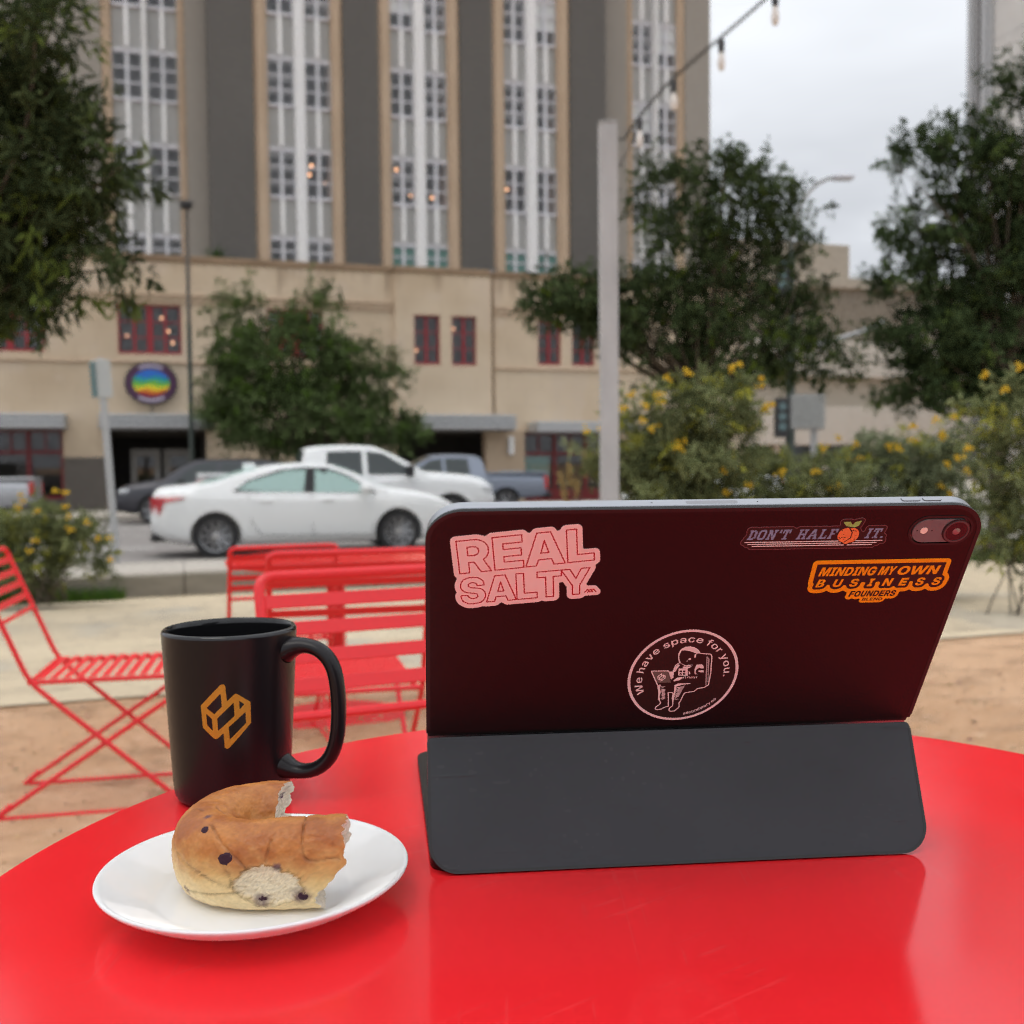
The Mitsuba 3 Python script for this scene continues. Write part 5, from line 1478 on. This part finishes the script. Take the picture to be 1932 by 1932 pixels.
for pts in lines:
    c = snap(spline(pts, 160))
    jit = (fb(0.5, 9) - 0.5) * 1.6
    dd, _ = cKDTree(c).query(q.reshape(-1, 3))
    dd = np.abs(dd.reshape(crease.shape) + jit * 0.4)
    crease = np.maximum(crease, np.exp(-(dd / 0.6) ** 2) * 1.0)
crease = crease * np.clip(0.15 + 1.7 * (fb(0.22, 14) - 0.22), 0.1, 1)
# where the crust has come off at the front
px, pz = (V[..., 0] - 0.0088) / 0.0172, (V[..., 2] - 0.0155) / 0.0092
edge = np.sqrt(px ** 2 + pz ** 2) + (fb(0.16, 12) - 0.5) * 0.7 + (fb(0.6, 13) - 0.5) * 0.3
torn = np.clip((1.0 - edge) / 0.1, 0, 1) * (V[..., 1] < -0.03)
rim = np.exp(-((edge - 1.02) / 0.05) ** 2) * (V[..., 1] < -0.03)
crumb = (fb(0.75, 21, 3) - 0.5) * 0.0021 + (fb(1.9, 22, 2) - 0.5) * 0.0009
disp = wr - 0.0011 * crease + torn * (crumb - 0.0016) + 0.0004 * rim * (1 - torn)
W3 = V + NN * disp[..., None]
top = NN[..., 2]
brown = np.clip((W3[..., 2] * 1000 - 17 + (fb(0.13, 31) - 0.5) * 15) / 14, 0, 1)
brown = brown * np.clip((top + 0.5) / 0.7, 0, 1)
deep = np.clip((fb(0.1, 32) - 0.36) * 3.2, 0, 1) * brown
mottle = fb(0.8, 33, 3)[..., None]
inner_side = np.clip((0.9 - np.linalg.norm((V[..., :2]) / 0.0135, axis=-1)) * 3, 0, 1) * np.clip(1 - top, 0, 1)
half = np.clip((W3[..., 2] * 1000 - 8 + (fb(0.13, 34) - 0.5) * 10) / 12, 0, 1)[..., None]
col = np.array([0.7, 0.53, 0.28]) * (1 - half) + np.array([0.62, 0.38, 0.14]) * half
col = col * (1 - brown[..., None]) + np.array([0.46, 0.175, 0.04]) * brown[..., None]
col = col * (1 - deep[..., None]) + np.array([0.33, 0.1, 0.022]) * deep[..., None]
low = np.clip((9 - W3[..., 2] * 1000 + (fb(0.12, 35) - 0.5) * 8) / 8, 0, 1)[..., None]
col = col * (1 - 0.7 * low) + np.array([0.74, 0.6, 0.36]) * 0.7 * low
col = col * (0.82 + 0.36 * mottle)
col = col * (1 - 0.45 * crease[..., None])
cc = np.array([0.72, 0.6, 0.42]) * (0.72 + 0.55 * fb(1.1, 36, 3)[..., None])
col = col * (1 - torn[..., None]) + cc * torn[..., None]
col = col * (1 - 0.3 * (rim * (1 - torn))[..., None])
# juice stains
for (x, y, z, r) in ((5.5, -45, 7.5, 4.2), (24, -45, 9.0, 5.0), (-33, -27, 8, 2.2), (13, -44, 24, 2.2), (-25, -20, 43, 2), (-12, 42, 43, 3), (-20, 38, 40, 3)):
    dd = np.linalg.norm((q - snap([x, y, z])) * [1, 1, 1.2], axis=-1) + (fb(0.45, 41) - 0.5) * 5
    st = np.clip(1.25 - dd / r, 0, 1)[..., None] * 0.85
    col = col * (1 - st) + np.array([0.09, 0.04, 0.06]) * st
col = np.clip(col, 0.01, 0.9)
W3 = W3 * np.array([1.02, 1.0, 1.02])
W3w = W3 + [BX, BY, BZ]
ff = []
ii = np.arange(NU - 1)[:, None] * NV
jj = np.arange(NV)[None]
j2 = (jj + 1) % NV
A, Bq, C, Dq = ii + jj, ii + j2, ii + NV + j2, ii + NV + jj
ff = np.concatenate([np.stack([A, Bq, C], -1).reshape(-1, 3), np.stack([A, C, Dq], -1).reshape(-1, 3)])
part(k, 'crust', trimesh.Trimesh(W3w.reshape(-1, 3), ff, process=False), 'bagel_skin', smooth=True, color=col.reshape(-1, 3))
# torn ends: rough faces of crumb
for ei, ring, outd in ((0, W3[0], -D[0].mean(0)), (1, W3[-1], D[-1].mean(0))):
    cen = ring.mean(0)
    K = 26
    rings, cols = [], []
    o3 = np.r_[outd / np.linalg.norm(outd), 0]
    for i in range(K + 1):
        t = 1 - i / K
        p = cen + (ring - cen) * t
        qn = p * 1000
        rough = (meshkit.fbm(qn * 0.28, 4, 51 + ei) - 0.5) * 0.0075 + (meshkit.fbm(qn * 1.1, 3, 53) - 0.5) * 0.0022
        hollow = -0.0035 * (1 - t ** 3)
        p = p + o3 * ((rough + hollow) * min(1, (1 - t) * 5))[:, None]
        rings.append(p)
        berry = np.clip((meshkit.fbm(qn * 0.2 + 3, 3, 57 + ei) - 0.58) * 7, 0, 1)[:, None] * min(1, (1 - t) * 4)
        cb = np.array([0.74, 0.66, 0.54]) * (0.7 + 0.5 * meshkit.fbm(qn * 0.9, 3, 55)[:, None])
        cols.append(cb * (1 - berry) + np.array([0.1, 0.05, 0.09]) * berry)
    v = np.vstack(rings) + [BX, BY, BZ]
    ii = np.arange(K)[:, None] * NV
    A, Bq, C, Dq = ii + jj, ii + j2, ii + NV + j2, ii + NV + jj
    f2 = np.concatenate([np.stack([A, C, Bq], -1).reshape(-1, 3), np.stack([A, Dq, C], -1).reshape(-1, 3)])
    if ei:
        f2 = f2[:, ::-1]
    part(k, 'torn_end', trimesh.Trimesh(v, f2, process=False), 'bagel_crumb', smooth=True, color=np.clip(np.vstack(cols), 0.01, 0.9), label='torn pale crumb of the bagel with dark berry stains')
tree_q = cKDTree(q.reshape(-1, 3))
for (x, y, z, r, fl) in ((-11, -43, 28, 3.1, 0.4), (-25, -33, 41, 2.0, 0.3), (5.5, -45, 7.0, 2.0, 0.25), (25, -45, 9.5, 2.2, 0.25), (-18, 39, 43, 2.0, 0.3)):
    _, idx = tree_q.query([x, y, z])
    c, nn = W3.reshape(-1, 3)[idx], NN.reshape(-1, 3)[idx]
    m = trimesh.creation.icosphere(subdivisions=4, radius=1.0)
    v = np.asarray(m.vertices) * (1 + 0.34 * (meshkit.fbm(np.asarray(m.vertices) * 1.7 + x, 3, 61)[:, None] - 0.5) * 2)
    t1 = np.cross(nn, [0, 0, 1.0])
    t1 /= np.linalg.norm(t1) + 1e-9
    t2 = np.cross(nn, t1)
    v = c + (v[:, :1] * t1 * 1.12 + v[:, 1:2] * t2 * 0.92 + v[:, 2:] * nn * fl) * r * 0.001 - nn * r * 0.001 * fl * 0.45 + [BX, BY, BZ]
    part(k, 'blueberry', trimesh.Trimesh(v, m.faces, process=False), 'blueberry', smooth=True)

# ------------------------------------------------------------------ tablet in a folding keyboard cover
k = thing('tablet_computer', 'large tablet in a black folding cover seen from behind on the red table', 'tablet')
YAW, TH1, TH2, UP, FL_, TW_ = 0.095, 1.0017, 1.1986, 0.1523, 0.0738, 0.2806
e = np.array([math.cos(YAW), math.sin(YAW), 0])
nf = np.array([math.sin(YAW), -math.cos(YAW), 0])
zu = np.array([0, 0, 1.0])
BL = np.array([-0.0463, 0.5456, TZ + 0.001])
FOLD = BL - nf * FL_ * math.cos(TH2) + zu * FL_ * math.sin(TH2)
u1 = nf * math.cos(TH1) + zu * math.sin(TH1)
n1 = np.cross(e, u1)
u2 = -nf * math.cos(TH2) + zu * math.sin(TH2)
n2 = np.cross(e, u2)
MP, MF, MB = frame(FOLD, e, u1, n1), frame(BL, e, u2, n2), frame(np.array([BL[0], BL[1], TZ + 0.0003]) - nf * 0.006, np.array([math.cos(YAW + 0.03), math.sin(YAW + 0.03), 0]), np.array([-math.sin(YAW + 0.03), math.cos(YAW + 0.03), 0]), zu)


def rrect(x0, y0, x1, y1, rbl, rbr, rtr, rtl):
    g = sbox(x0, y0, x1, y1)
    for (cx, cy, sx, sy, r) in ((x0, y0, 1, 1, rbl), (x1, y0, -1, 1, rbr), (x1, y1, -1, -1, rtr), (x0, y1, 1, -1, rtl)):
        if r > 0:
            corner = sbox(min(cx, cx + sx * r), min(cy, cy + sy * r), max(cx, cx + sx * r), max(cy, cy + sy * r))
            g = g.difference(corner.difference(Point(cx + sx * r, cy + sy * r).buffer(r, 24)))
    return g


def slab(g, z0, z1, bev, steps=4):
    """An extruded plate whose upper and lower edges are rounded."""
    h = z1 - z0
    ms = [extrude(g, h - 2 * bev, z0 + bev)]
    for i in range(steps):
        a0_, a1_ = (i) / steps * math.pi / 2, (i + 1) / steps * math.pi / 2
        ins = bev * (1 - math.cos((a0_ + a1_) / 2))
        za, zb = bev * math.sin(a0_), bev * math.sin(a1_)
        gi = g.buffer(-ins)
        ms.append(extrude(gi, zb - za, z1 - bev + za))
        ms.append(extrude(gi, zb - za, z0 + bev - zb))
    return cat(*ms)


cover = rrect(0.0, 0.0012, TW_, UP, 0.0, 0.0, 0.018, 0.018)
CXL, CYL = 0.2672, 0.1366
cut = rrect(0.2436, 0.1286, 0.2752, 0.1446, 0.008, 0.008, 0.008, 0.008)
part(k, 'folio_back', xf(slab(cover.difference(cut), -0.0024, 0.0, 0.0009), MP), 'cover_vinyl')
part(k, 'edge_trim', xf(cat(extrude(cover.difference(cover.buffer(-0.0022)).difference(sbox(-1, -1, 1, 0.004)), 0.00025, 0.00001), extrude(cut.buffer(0.0011).difference(cut.buffer(-0.0001)), 0.0004, 0.00001)), MP), 'trim_black')
flap = rrect(0.0004, 0.0, TW_ - 0.0004, FL_ - 0.0014, 0.016, 0.016, 0.003, 0.003)
part(k, 'folio_stand', xf(slab(flap, -0.0026, 0.0, 0.001), MF), 'flap_vinyl')
part(k, 'stand_edge', xf(extrude(flap.difference(flap.buffer(-0.0016)).difference(sbox(-1, FL_ - 0.005, 1, 1)), 0.0002, 0.00001), MF), 'trim_black')
part(k, 'hinge', xf(extrude(sbox(0.001, -0.0025, TW_ - 0.001, 0.004), 0.0012, -0.0028), MP), 'trim_black')
base = rrect(0.0014, 0.0, TW_ - 0.003, 0.222, 0.01, 0.01, 0.014, 0.014)
part(k, 'keyboard_base', xf(slab(base, 0.0, 0.0052, 0.0012), MB), 'cover_vinyl')
keys = []
for r in range(5):
    for c in range(14):
        keys.append(cbox(0.014 + c * 0.0181, 0.014 + c * 0.0181 + 0.0158, 0.105 + r * 0.0205, 0.105 + r * 0.0205 + 0.0172, 0.0052, 0.0066, 0.0006))
for kk in keys:
    part(k, 'key', xf(kk, MB), 'trim_black')
body = rrect(0.0006, -0.0625, TW_ - 0.0006, UP - 0.0003, 0.018, 0.018, 0.0178, 0.0178)
bk = part(k, 'metal_case', xf(slab(body, -0.0083, -0.0025, 0.0008), MP), 'aluminium')
part(k, 'screen', xf(extrude(body.buffer(-0.0012), 0.0003, -0.00865), MP), 'screen_glass')
# on the top edge: pencil charger and volume keys
ME = frame(FOLD + u1 * (UP - 0.0003), e, -n1, u1)
part(k, 'charging_strip', xf(extrude(rrect(0.127, 0.0040, 0.153, 0.0066, 0.0013, 0.0013, 0.0013, 0.0013), 0.0001, 0.00002), ME), 'button_grey')
for s0, s1 in ((0.2368, 0.2462), (0.2480, 0.2572)):
    part(k, 'volume_button', xf(cat(extrude(rrect(s0, 0.0040, s1, 0.0066, 0.0013, 0.0013, 0.0013, 0.0013), 0.0004, 0.00002)), ME), 'aluminium')
    part(k, 'button_gap', xf(extrude(rrect(s0 - 0.0003, 0.0037, s1 + 0.0003, 0.0069, 0.0015, 0.0015, 0.0015, 0.0015), 0.00004, 0.00001), ME), 'trim_black')
for s0 in (0.110, 0.163):
    part(k, 'microphone', xf(extrude(Point(s0, 0.0053).buffer(0.0004), 0.0001, 0.00002), ME), 'trim_black')
# camera
cam = part(k, 'camera_bump', xf(slab(cut.buffer(-0.0009), -0.0024, 0.0006, 0.0004), MP), 'camera_glass')
part(cam, 'lens_ring', xf(slab(Point(CXL, CYL).buffer(0.0066, 32).difference(Point(CXL, CYL).buffer(0.0057, 32)), 0.0006, 0.0016, 0.0002), MP), 'lens_ring')
part(cam, 'lens_body', xf(slab(Point(CXL, CYL).buffer(0.0072, 32).difference(Point(CXL, CYL).buffer(0.00661, 32)), 0.00061, 0.0012, 0.0002), MP), 'trim_black')
part(cam, 'lens', xf(extrude(Point(CXL, CYL).buffer(0.00568, 32), 0.0006, 0.00062), MP), 'lens_black')
part(cam, 'inner_lens', xf(move(lathe(np.array([(0.0, 0.0005), (0.0012, 0.0003), (0.002, 0.0)]), 24), CXL, CYL, 0.00123), MP), 'button_grey', smooth=True)
part(cam, 'flash', xf(extrude(Point(0.2503, 0.1370).buffer(0.0019, 20), 0.0001, 0.00061), MP), 'flash_white')
part(cam, 'microphone', xf(cat(extrude(Point(0.2467, 0.1370).buffer(0.0004), 0.0001, 0.00061), extrude(Point(0.2545, 0.1370).buffer(0.0004), 0.0001, 0.00061)), MP), 'trim_black')

# ------------------------------------------------------------------ stickers on the cover (drawn in millimetres on the panel)
MM = MP.copy()
MM[:3, :3] = MM[:3, :3] * 0.001


def sticker_part(k, name, g, z0, z1, bsdf, label=None):
    return part(k, name, xf(extrude(g, z1 - z0, z0), MM), bsdf, label=label)


# 1: REAL SALTY.
k = thing('sticker', 'pale outlined sticker reading REAL SALTY at the upper left of the tablet back', 'sticker', 'stickers on the tablet back')
w1 = line_of(HV, 'REAL', 15.8, 84.5, 114.4, 20.2, gap=1, rot=6.2)
w2 = line_of(HV, 'SALTY', 17.5, 83.6, 94.8, 16.6, gap=-3, rot=4.9)
logo = [LineString([(80.6, 101.0), (82.0, 103.0), (83.2, 101.2)]), LineString([(82.1, 101.1), (83.5, 103.1), (84.7, 101.3)]), LineString([(83.6, 101.2), (84.9, 103.1), (86.4, 101.3)])]
back = union_all([g.buffer(2.9, 10) for g in w1 + w2] + [l.buffer(2.3, 10) for l in logo]).buffer(1.2).buffer(-1.2)
back = Polygon(polys(back)[0].exterior)
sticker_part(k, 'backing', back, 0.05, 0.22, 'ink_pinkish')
ol = union_all([g.boundary.buffer(0.33) for g in w1 + w2] + [l.buffer(0.3) for l in logo])
sticker_part(k, 'lettering', ol, 0.221, 0.26, 'ink_red')

# 2: We have space for you.
k = thing('sticker', 'oval black sticker with seated astronaut reading We have space for you', 'sticker', 'stickers on the tablet back')
CX, CY, RX, RY = 140.2, 39.9, 30.6, 34.0
disc = affinity.translate(affinity.scale(Point(0, 0).buffer(1, 64), RX, RY), CX, CY)
disc_in = affinity.translate(affinity.scale(Point(0, 0).buffer(1, 64), RX - 1.55, RY - 1.65), CX, CY)
sticker_part(k, 'backing', disc, 0.05, 0.2, 'ink_black')
sticker_part(k, 'ring', disc.difference(disc_in), 0.201, 0.24, 'ink_white')
sticker_part(k, 'lettering', union_all(arc_text(MD, 'We have space for you.', CX, CY, RX, RY, 0.735, 0.135, 209, -3)), 0.201, 0.24, 'ink_white')
sticker_part(k, 'web_address', union_all(arc_text(MD, 'secondstory.co', CX, CY, RX, RY, 0.89, 0.062, 279, 323, inward=True)), 0.201, 0.24, 'ink_white')


def C2(pts):
    """From the coordinates the astronaut was drawn in to millimetres on the panel."""
    return [(0.047594 * x + 0.009059 * y + 90.418, -0.001864 * x - 0.064286 * y + 89.2005) for x, y in pts]


sil = Polygon(C2([(985, 395), (1040, 405), (1090, 435), (1108, 470), (1225, 478), (1247, 492), (1247, 560), (1240, 700), (1215, 845), (1160, 878), (1085, 890), (1040, 925), (930, 942), (905, 985), (880, 1040), (862, 1060), (868, 1100), (850, 1128), (800, 1165), (745, 1170), (728, 1152), (738, 1120), (772, 1095), (778, 1060), (770, 1000), (782, 955), (770, 938), (735, 938), (738, 1000), (736, 1080), (738, 1105), (690, 1115), (640, 1142), (585, 1150), (563, 1135), (570, 1110), (620, 1075), (628, 1050), (605, 1015), (612, 940), (600, 850), (590, 828), (530, 690), (535, 676), (735, 672), (745, 685), (780, 688), (815, 610), (862, 578), (848, 540), (850, 480), (880, 430), (930, 402)])).buffer(0)
sticker_part(k, 'figure_outline', sil.difference(sil.buffer(-0.62)), 0.201, 0.24, 'ink_white')
hel = Polygon(C2([(985, 398), (1045, 410), (1092, 440), (1105, 470), (1060, 478), (1010, 455), (940, 440), (890, 445), (862, 500), (858, 545), (885, 590), (930, 610), (1000, 606), (1030, 590), (1045, 575), (990, 618), (920, 618), (866, 580), (848, 540), (852, 480), (880, 432), (930, 404)])).buffer(0)
suit = [hel,
        Polygon(C2([(905, 625), (1000, 625), (1025, 612), (985, 640), (960, 648), (905, 642)])),
        Polygon(C2([(855, 650), (960, 645), (962, 735), (848, 730)])).difference(union_all([Polygon(C2(b)) for b in ([(868, 672), (895, 672), (893, 694), (866, 694)], [(906, 672), (935, 671), (934, 694), (905, 694)], [(866, 703), (893, 703), (891, 723), (863, 722)], [(905, 703), (934, 703), (933, 724), (903, 723)])])),
        Polygon(C2([(975, 680), (990, 690), (990, 715), (972, 715)])),
        Polygon(C2([(1065, 605), (1130, 600), (1150, 625), (1145, 650), (1090, 640), (1060, 665), (1052, 700), (1075, 715), (1045, 715), (1040, 660)])),
        Polygon(C2([(1085, 672), (1150, 668), (1148, 695), (1090, 690)])),
        Polygon(C2([(800, 650), (850, 600), (870, 612), (835, 655), (815, 690), (795, 690)])),
        Polygon(C2([(740, 690), (800, 695), (790, 760), (765, 775), (750, 740)])),
        Polygon(C2([(790, 790), (840, 755), (890, 748), (905, 760), (870, 785), (800, 800)])),
        Polygon(C2([(610, 845), (645, 840), (630, 880), (640, 930), (625, 985), (632, 1040), (612, 1010), (615, 930)])),
        Polygon(C2([(805, 845), (850, 825), (985, 822), (1000, 830), (900, 840), (830, 862), (815, 930), (790, 1040), (775, 1040), (795, 940), (800, 890)])),
        Point(C2([(985, 540)])[0]).buffer(0.72), Point(C2([(953, 562)])[0]).buffer(0.34),
        Polygon(C2([(1040, 487), (1060, 485), (1056, 522), (1036, 522)]))]
for i in range(7):
    y = 865 + i * 24
    suit.append(Polygon(C2([(632, y), (700, y - 4 + (i % 2) * 8), (660, y + 9)])))
    suit.append(Polygon(C2([(822 - i * 4, y), (890 - i * 5, y + 5 - (i % 3) * 6), (835 - i * 4, y + 10)])))
for i in range(8):
    x = 905 + i * 22
    suit.append(Polygon(C2([(x, 748 - (i % 2) * 6), (x + 14, 745), (x + 8, 772)])))
sticker_part(k, 'figure_light', union_all([g.buffer(0) for g in suit]), 0.201, 0.241, 'ink_white', 'pale parts of the astronaut suit and helmet')
sticker_part(k, 'figure_shade', union_all([Polygon(C2(b)).buffer(0) for b in ([(1180, 510), (1195, 510), (1185, 840), (1172, 850)], [(1200, 515), (1215, 540), (1205, 800), (1198, 820)], [(650, 900), (690, 890), (690, 1000), (660, 1010)], [(850, 870), (930, 850), (900, 900), (850, 990), (830, 980)])]), 0.201, 0.239, 'ink_shadow')
lap = Polygon(C2([(545, 690), (733, 684), (762, 815), (600, 818)]))
sticker_part(k, 'laptop_lid', lap, 0.201, 0.23, 'base_grey')
le = affinity.affine_transform(em, [0.0105, 0, 0, -0.0108, 0, 0])
cxl, cyl = C2([(652, 752)])[0]
le = affinity.translate(le, cxl - le.centroid.x, cyl - le.centroid.y)
sticker_part(k, 'laptop_emblem', le, 0.231, 0.25, 'ink_white')

# 3: DON'T HALF (peach) IT.
k = thing('sticker', "narrow dark sticker reading DON'T HALF IT with a red peach, beside the camera", 'sticker', 'stickers on the tablet back')


def slabs():
    b = lambda *r: sbox(*r)
    P_ = lambda o, *h: Polygon(o, h)
    S_ = {}
    S_['D'] = P_([(0, 0), (50, 0), (72, 20), (72, 80), (50, 100), (0, 100), (0, 85), (9, 85), (9, 15), (0, 15)], [(30, 18), (44, 18), (51, 27), (51, 73), (44, 82), (30, 82)])
    S_['O'] = P_([(15, 0), (57, 0), (72, 18), (72, 82), (57, 100), (15, 100), (0, 82), (0, 18)], [(24, 18), (48, 18), (52, 25), (52, 75), (48, 82), (24, 82), (20, 75), (20, 25)])
    S_['N'] = union_all([b(8, 0, 26, 100), b(58, 0, 76, 100), P_([(8, 100), (30, 100), (76, 0), (54, 0)]), b(0, 0, 34, 14), b(0, 86, 24, 100), b(50, 86, 86, 100)])
    S_["'"] = b(3, 66, 20, 100)
    S_['T'] = union_all([b(26, 0, 46, 100), b(0, 83, 72, 100), b(0, 64, 14, 100), b(58, 64, 72, 100), b(13, 0, 59, 14)])
    S_['H'] = union_all([b(8, 0, 28, 100), b(54, 0, 74, 100), b(28, 42, 54, 58), b(0, 0, 36, 14), b(46, 0, 82, 14), b(0, 86, 36, 100), b(46, 86, 82, 100)])
    S_['A'] = union_all([P_([(30, 100), (54, 100), (82, 8), (60, 8), (54, 30), (30, 30), (24, 8), (2, 8)], [(35, 46), (49, 46), (42, 76)]), b(-4, 0, 32, 14), b(52, 0, 88, 14)])
    S_['L'] = union_all([b(8, 0, 28, 100), b(0, 86, 36, 100), b(0, 0, 68, 16), b(54, 0, 68, 36)])
    S_['F'] = union_all([b(8, 0, 28, 100), b(0, 84, 68, 100), b(54, 64, 68, 100), b(28, 42, 50, 58), b(0, 0, 36, 14)])
    S_['I'] = union_all([b(10, 0, 30, 100), b(0, 0, 40, 14), b(0, 86, 40, 100)])
    S_['.'] = b(0, 0, 20, 18)
    return {c: (g, g.bounds[2] + 14) for c, g in S_.items()}


SL = slabs()
let = line_of(SL, "DON'T", 159.4, 181.2, 132.5, 6.1, slant=0.22) + line_of(SL, 'HALF', 184.6, 205.4, 132.5, 6.1, slant=0.22) + line_of(SL, 'IT.', 220.2, 230.4, 132.5, 6.1, slant=0.22)
peach = union_all([affinity.scale(Point(210.4, 134.6).buffer(4.4, 24), 1.0, 1.02), affinity.scale(Point(212.9, 134.5).buffer(4.3, 24), 0.95, 1.05)]).union(Point(211.3, 131.2).buffer(2.0))
leafs = union_all([Polygon([(211.8, 139.9), (209.2, 140.6), (207.6, 142.6), (210.6, 142.6), (212.0, 141.0)]), Polygon([(212.0, 139.9), (213.4, 142.4), (216.2, 143.2), (215.4, 140.6), (213.6, 139.7)])]).buffer(0.25)
lines = []
for yy, a, c in ((131.0, 158.6, 207.2), (131.0, 216.0, 230.2), (129.75, 160.4, 208.6), (129.75, 214.6, 227.4), (128.5, 162.8, 210.6), (128.5, 212.2, 225.2)):
    lines.append(sbox(a, yy - 0.26, c, yy + 0.26))
backing = union_all([g.buffer(1.9) for g in let] + [g.buffer(1.9) for g in lines] + [peach.buffer(1.6), leafs.buffer(1.8)]).buffer(0.8).buffer(-0.8)
backing = Polygon(polys(backing)[0].exterior)
sticker_part(k, 'edge', backing.difference(backing.buffer(-0.22)), 0.05, 0.2, 'button_grey')
sticker_part(k, 'backing', backing.buffer(-0.221), 0.05, 0.2, 'ink_black')
rs = np.random.default_rng(5)
wear = union_all([Point(rs.uniform(158, 231), rs.uniform(132, 139)).buffer(rs.uniform(0.12, 0.32), 4) for _ in range(120)])
sticker_part(k, 'lettering', union_all(let).difference(wear), 0.201, 0.24, 'ink_bluegrey')
sticker_part(k, 'underline', union_all(lines), 0.201, 0.24, 'ink_white')
gash = union_all([LineString([(211.2, 139.0), (213.2, 136.2), (213.0, 132.8), (210.4, 130.4)]).buffer(0.28), LineString([(207.0, 131.8), (208.6, 133.4), (210.4, 133.0)]).buffer(0.16), LineString([(212.6, 137.6), (215.2, 137.0)]).buffer(0.2)])
sticker_part(k, 'peach', peach.difference(gash).difference(wear), 0.201, 0.24, 'ink_peach')
sticker_part(k, 'leaf', leafs, 0.201, 0.24, 'ink_leaf')

# 4: MINDING MY OWN BUSINESS
k = thing('sticker', 'orange bordered sticker reading MINDING MY OWN BUSINESS FOUNDERS BLEND', 'sticker', 'stickers on the tablet back')
l1 = line_of(HV, 'MINDING', 201.2, 231.6, 108.4, 5.7, gap=1, slant=0.22) + line_of(HV, 'MY', 233.0, 241.8, 108.4, 5.7, gap=1, slant=0.22) + line_of(HV, 'OWN', 243.0, 265.6, 108.4, 5.7, gap=1, slant=0.22)
l2 = []
for i, c in enumerate('BUSINESS'):
    x = 201.2 + i * 8.95 + (1.0 if c == 'I' else 0)
    l2 += line_of(HV, c, x, x + HV[c][1] * 0.052, 101.1, 5.1, slant=0.22)
inner = union_all([sbox(199.6, 104.0, 268.6, 116.2)] + [g.buffer(1.5) for g in l1 + l2]).buffer(1.0).buffer(-1.0)
inner = Polygon(polys(inner)[0].exterior)
l3 = line_of(HV, 'FOUNDERS', 220.8, 246.2, 94.2, 3.9, gap=3, slant=0.2)

l4 = line_of(HV, 'BLEND', 228.8, 240.0, 91.3, 2.0, gap=1, slant=0.2)
outer = union_all([inner.buffer(2.4, 12)] + [g.buffer(1.7, 10) for g in l3] + [g.buffer(1.3, 10) for g in l4]).buffer(0.8).buffer(-0.8)
outer = Polygon(polys(outer)[0].exterior)
sticker_part(k, 'backing', outer.difference(inner), 0.05, 0.22, 'ink_orange')
sticker_part(k, 'panel', inner.buffer(-0.005), 0.05, 0.2, 'ink_black')
wear = union_all([Point(rs.uniform(200, 267), rs.uniform(101, 114)).buffer(rs.uniform(0.1, 0.26), 4) for _ in range(110)])
sticker_part(k, 'lettering', union_all(l1 + l2).difference(wear), 0.201, 0.24, 'ink_orange')
sticker_part(k, 'small_lettering', union_all(l3 + [g.buffer(-0.06) for g in l4]), 0.221, 0.26, 'ink_black')
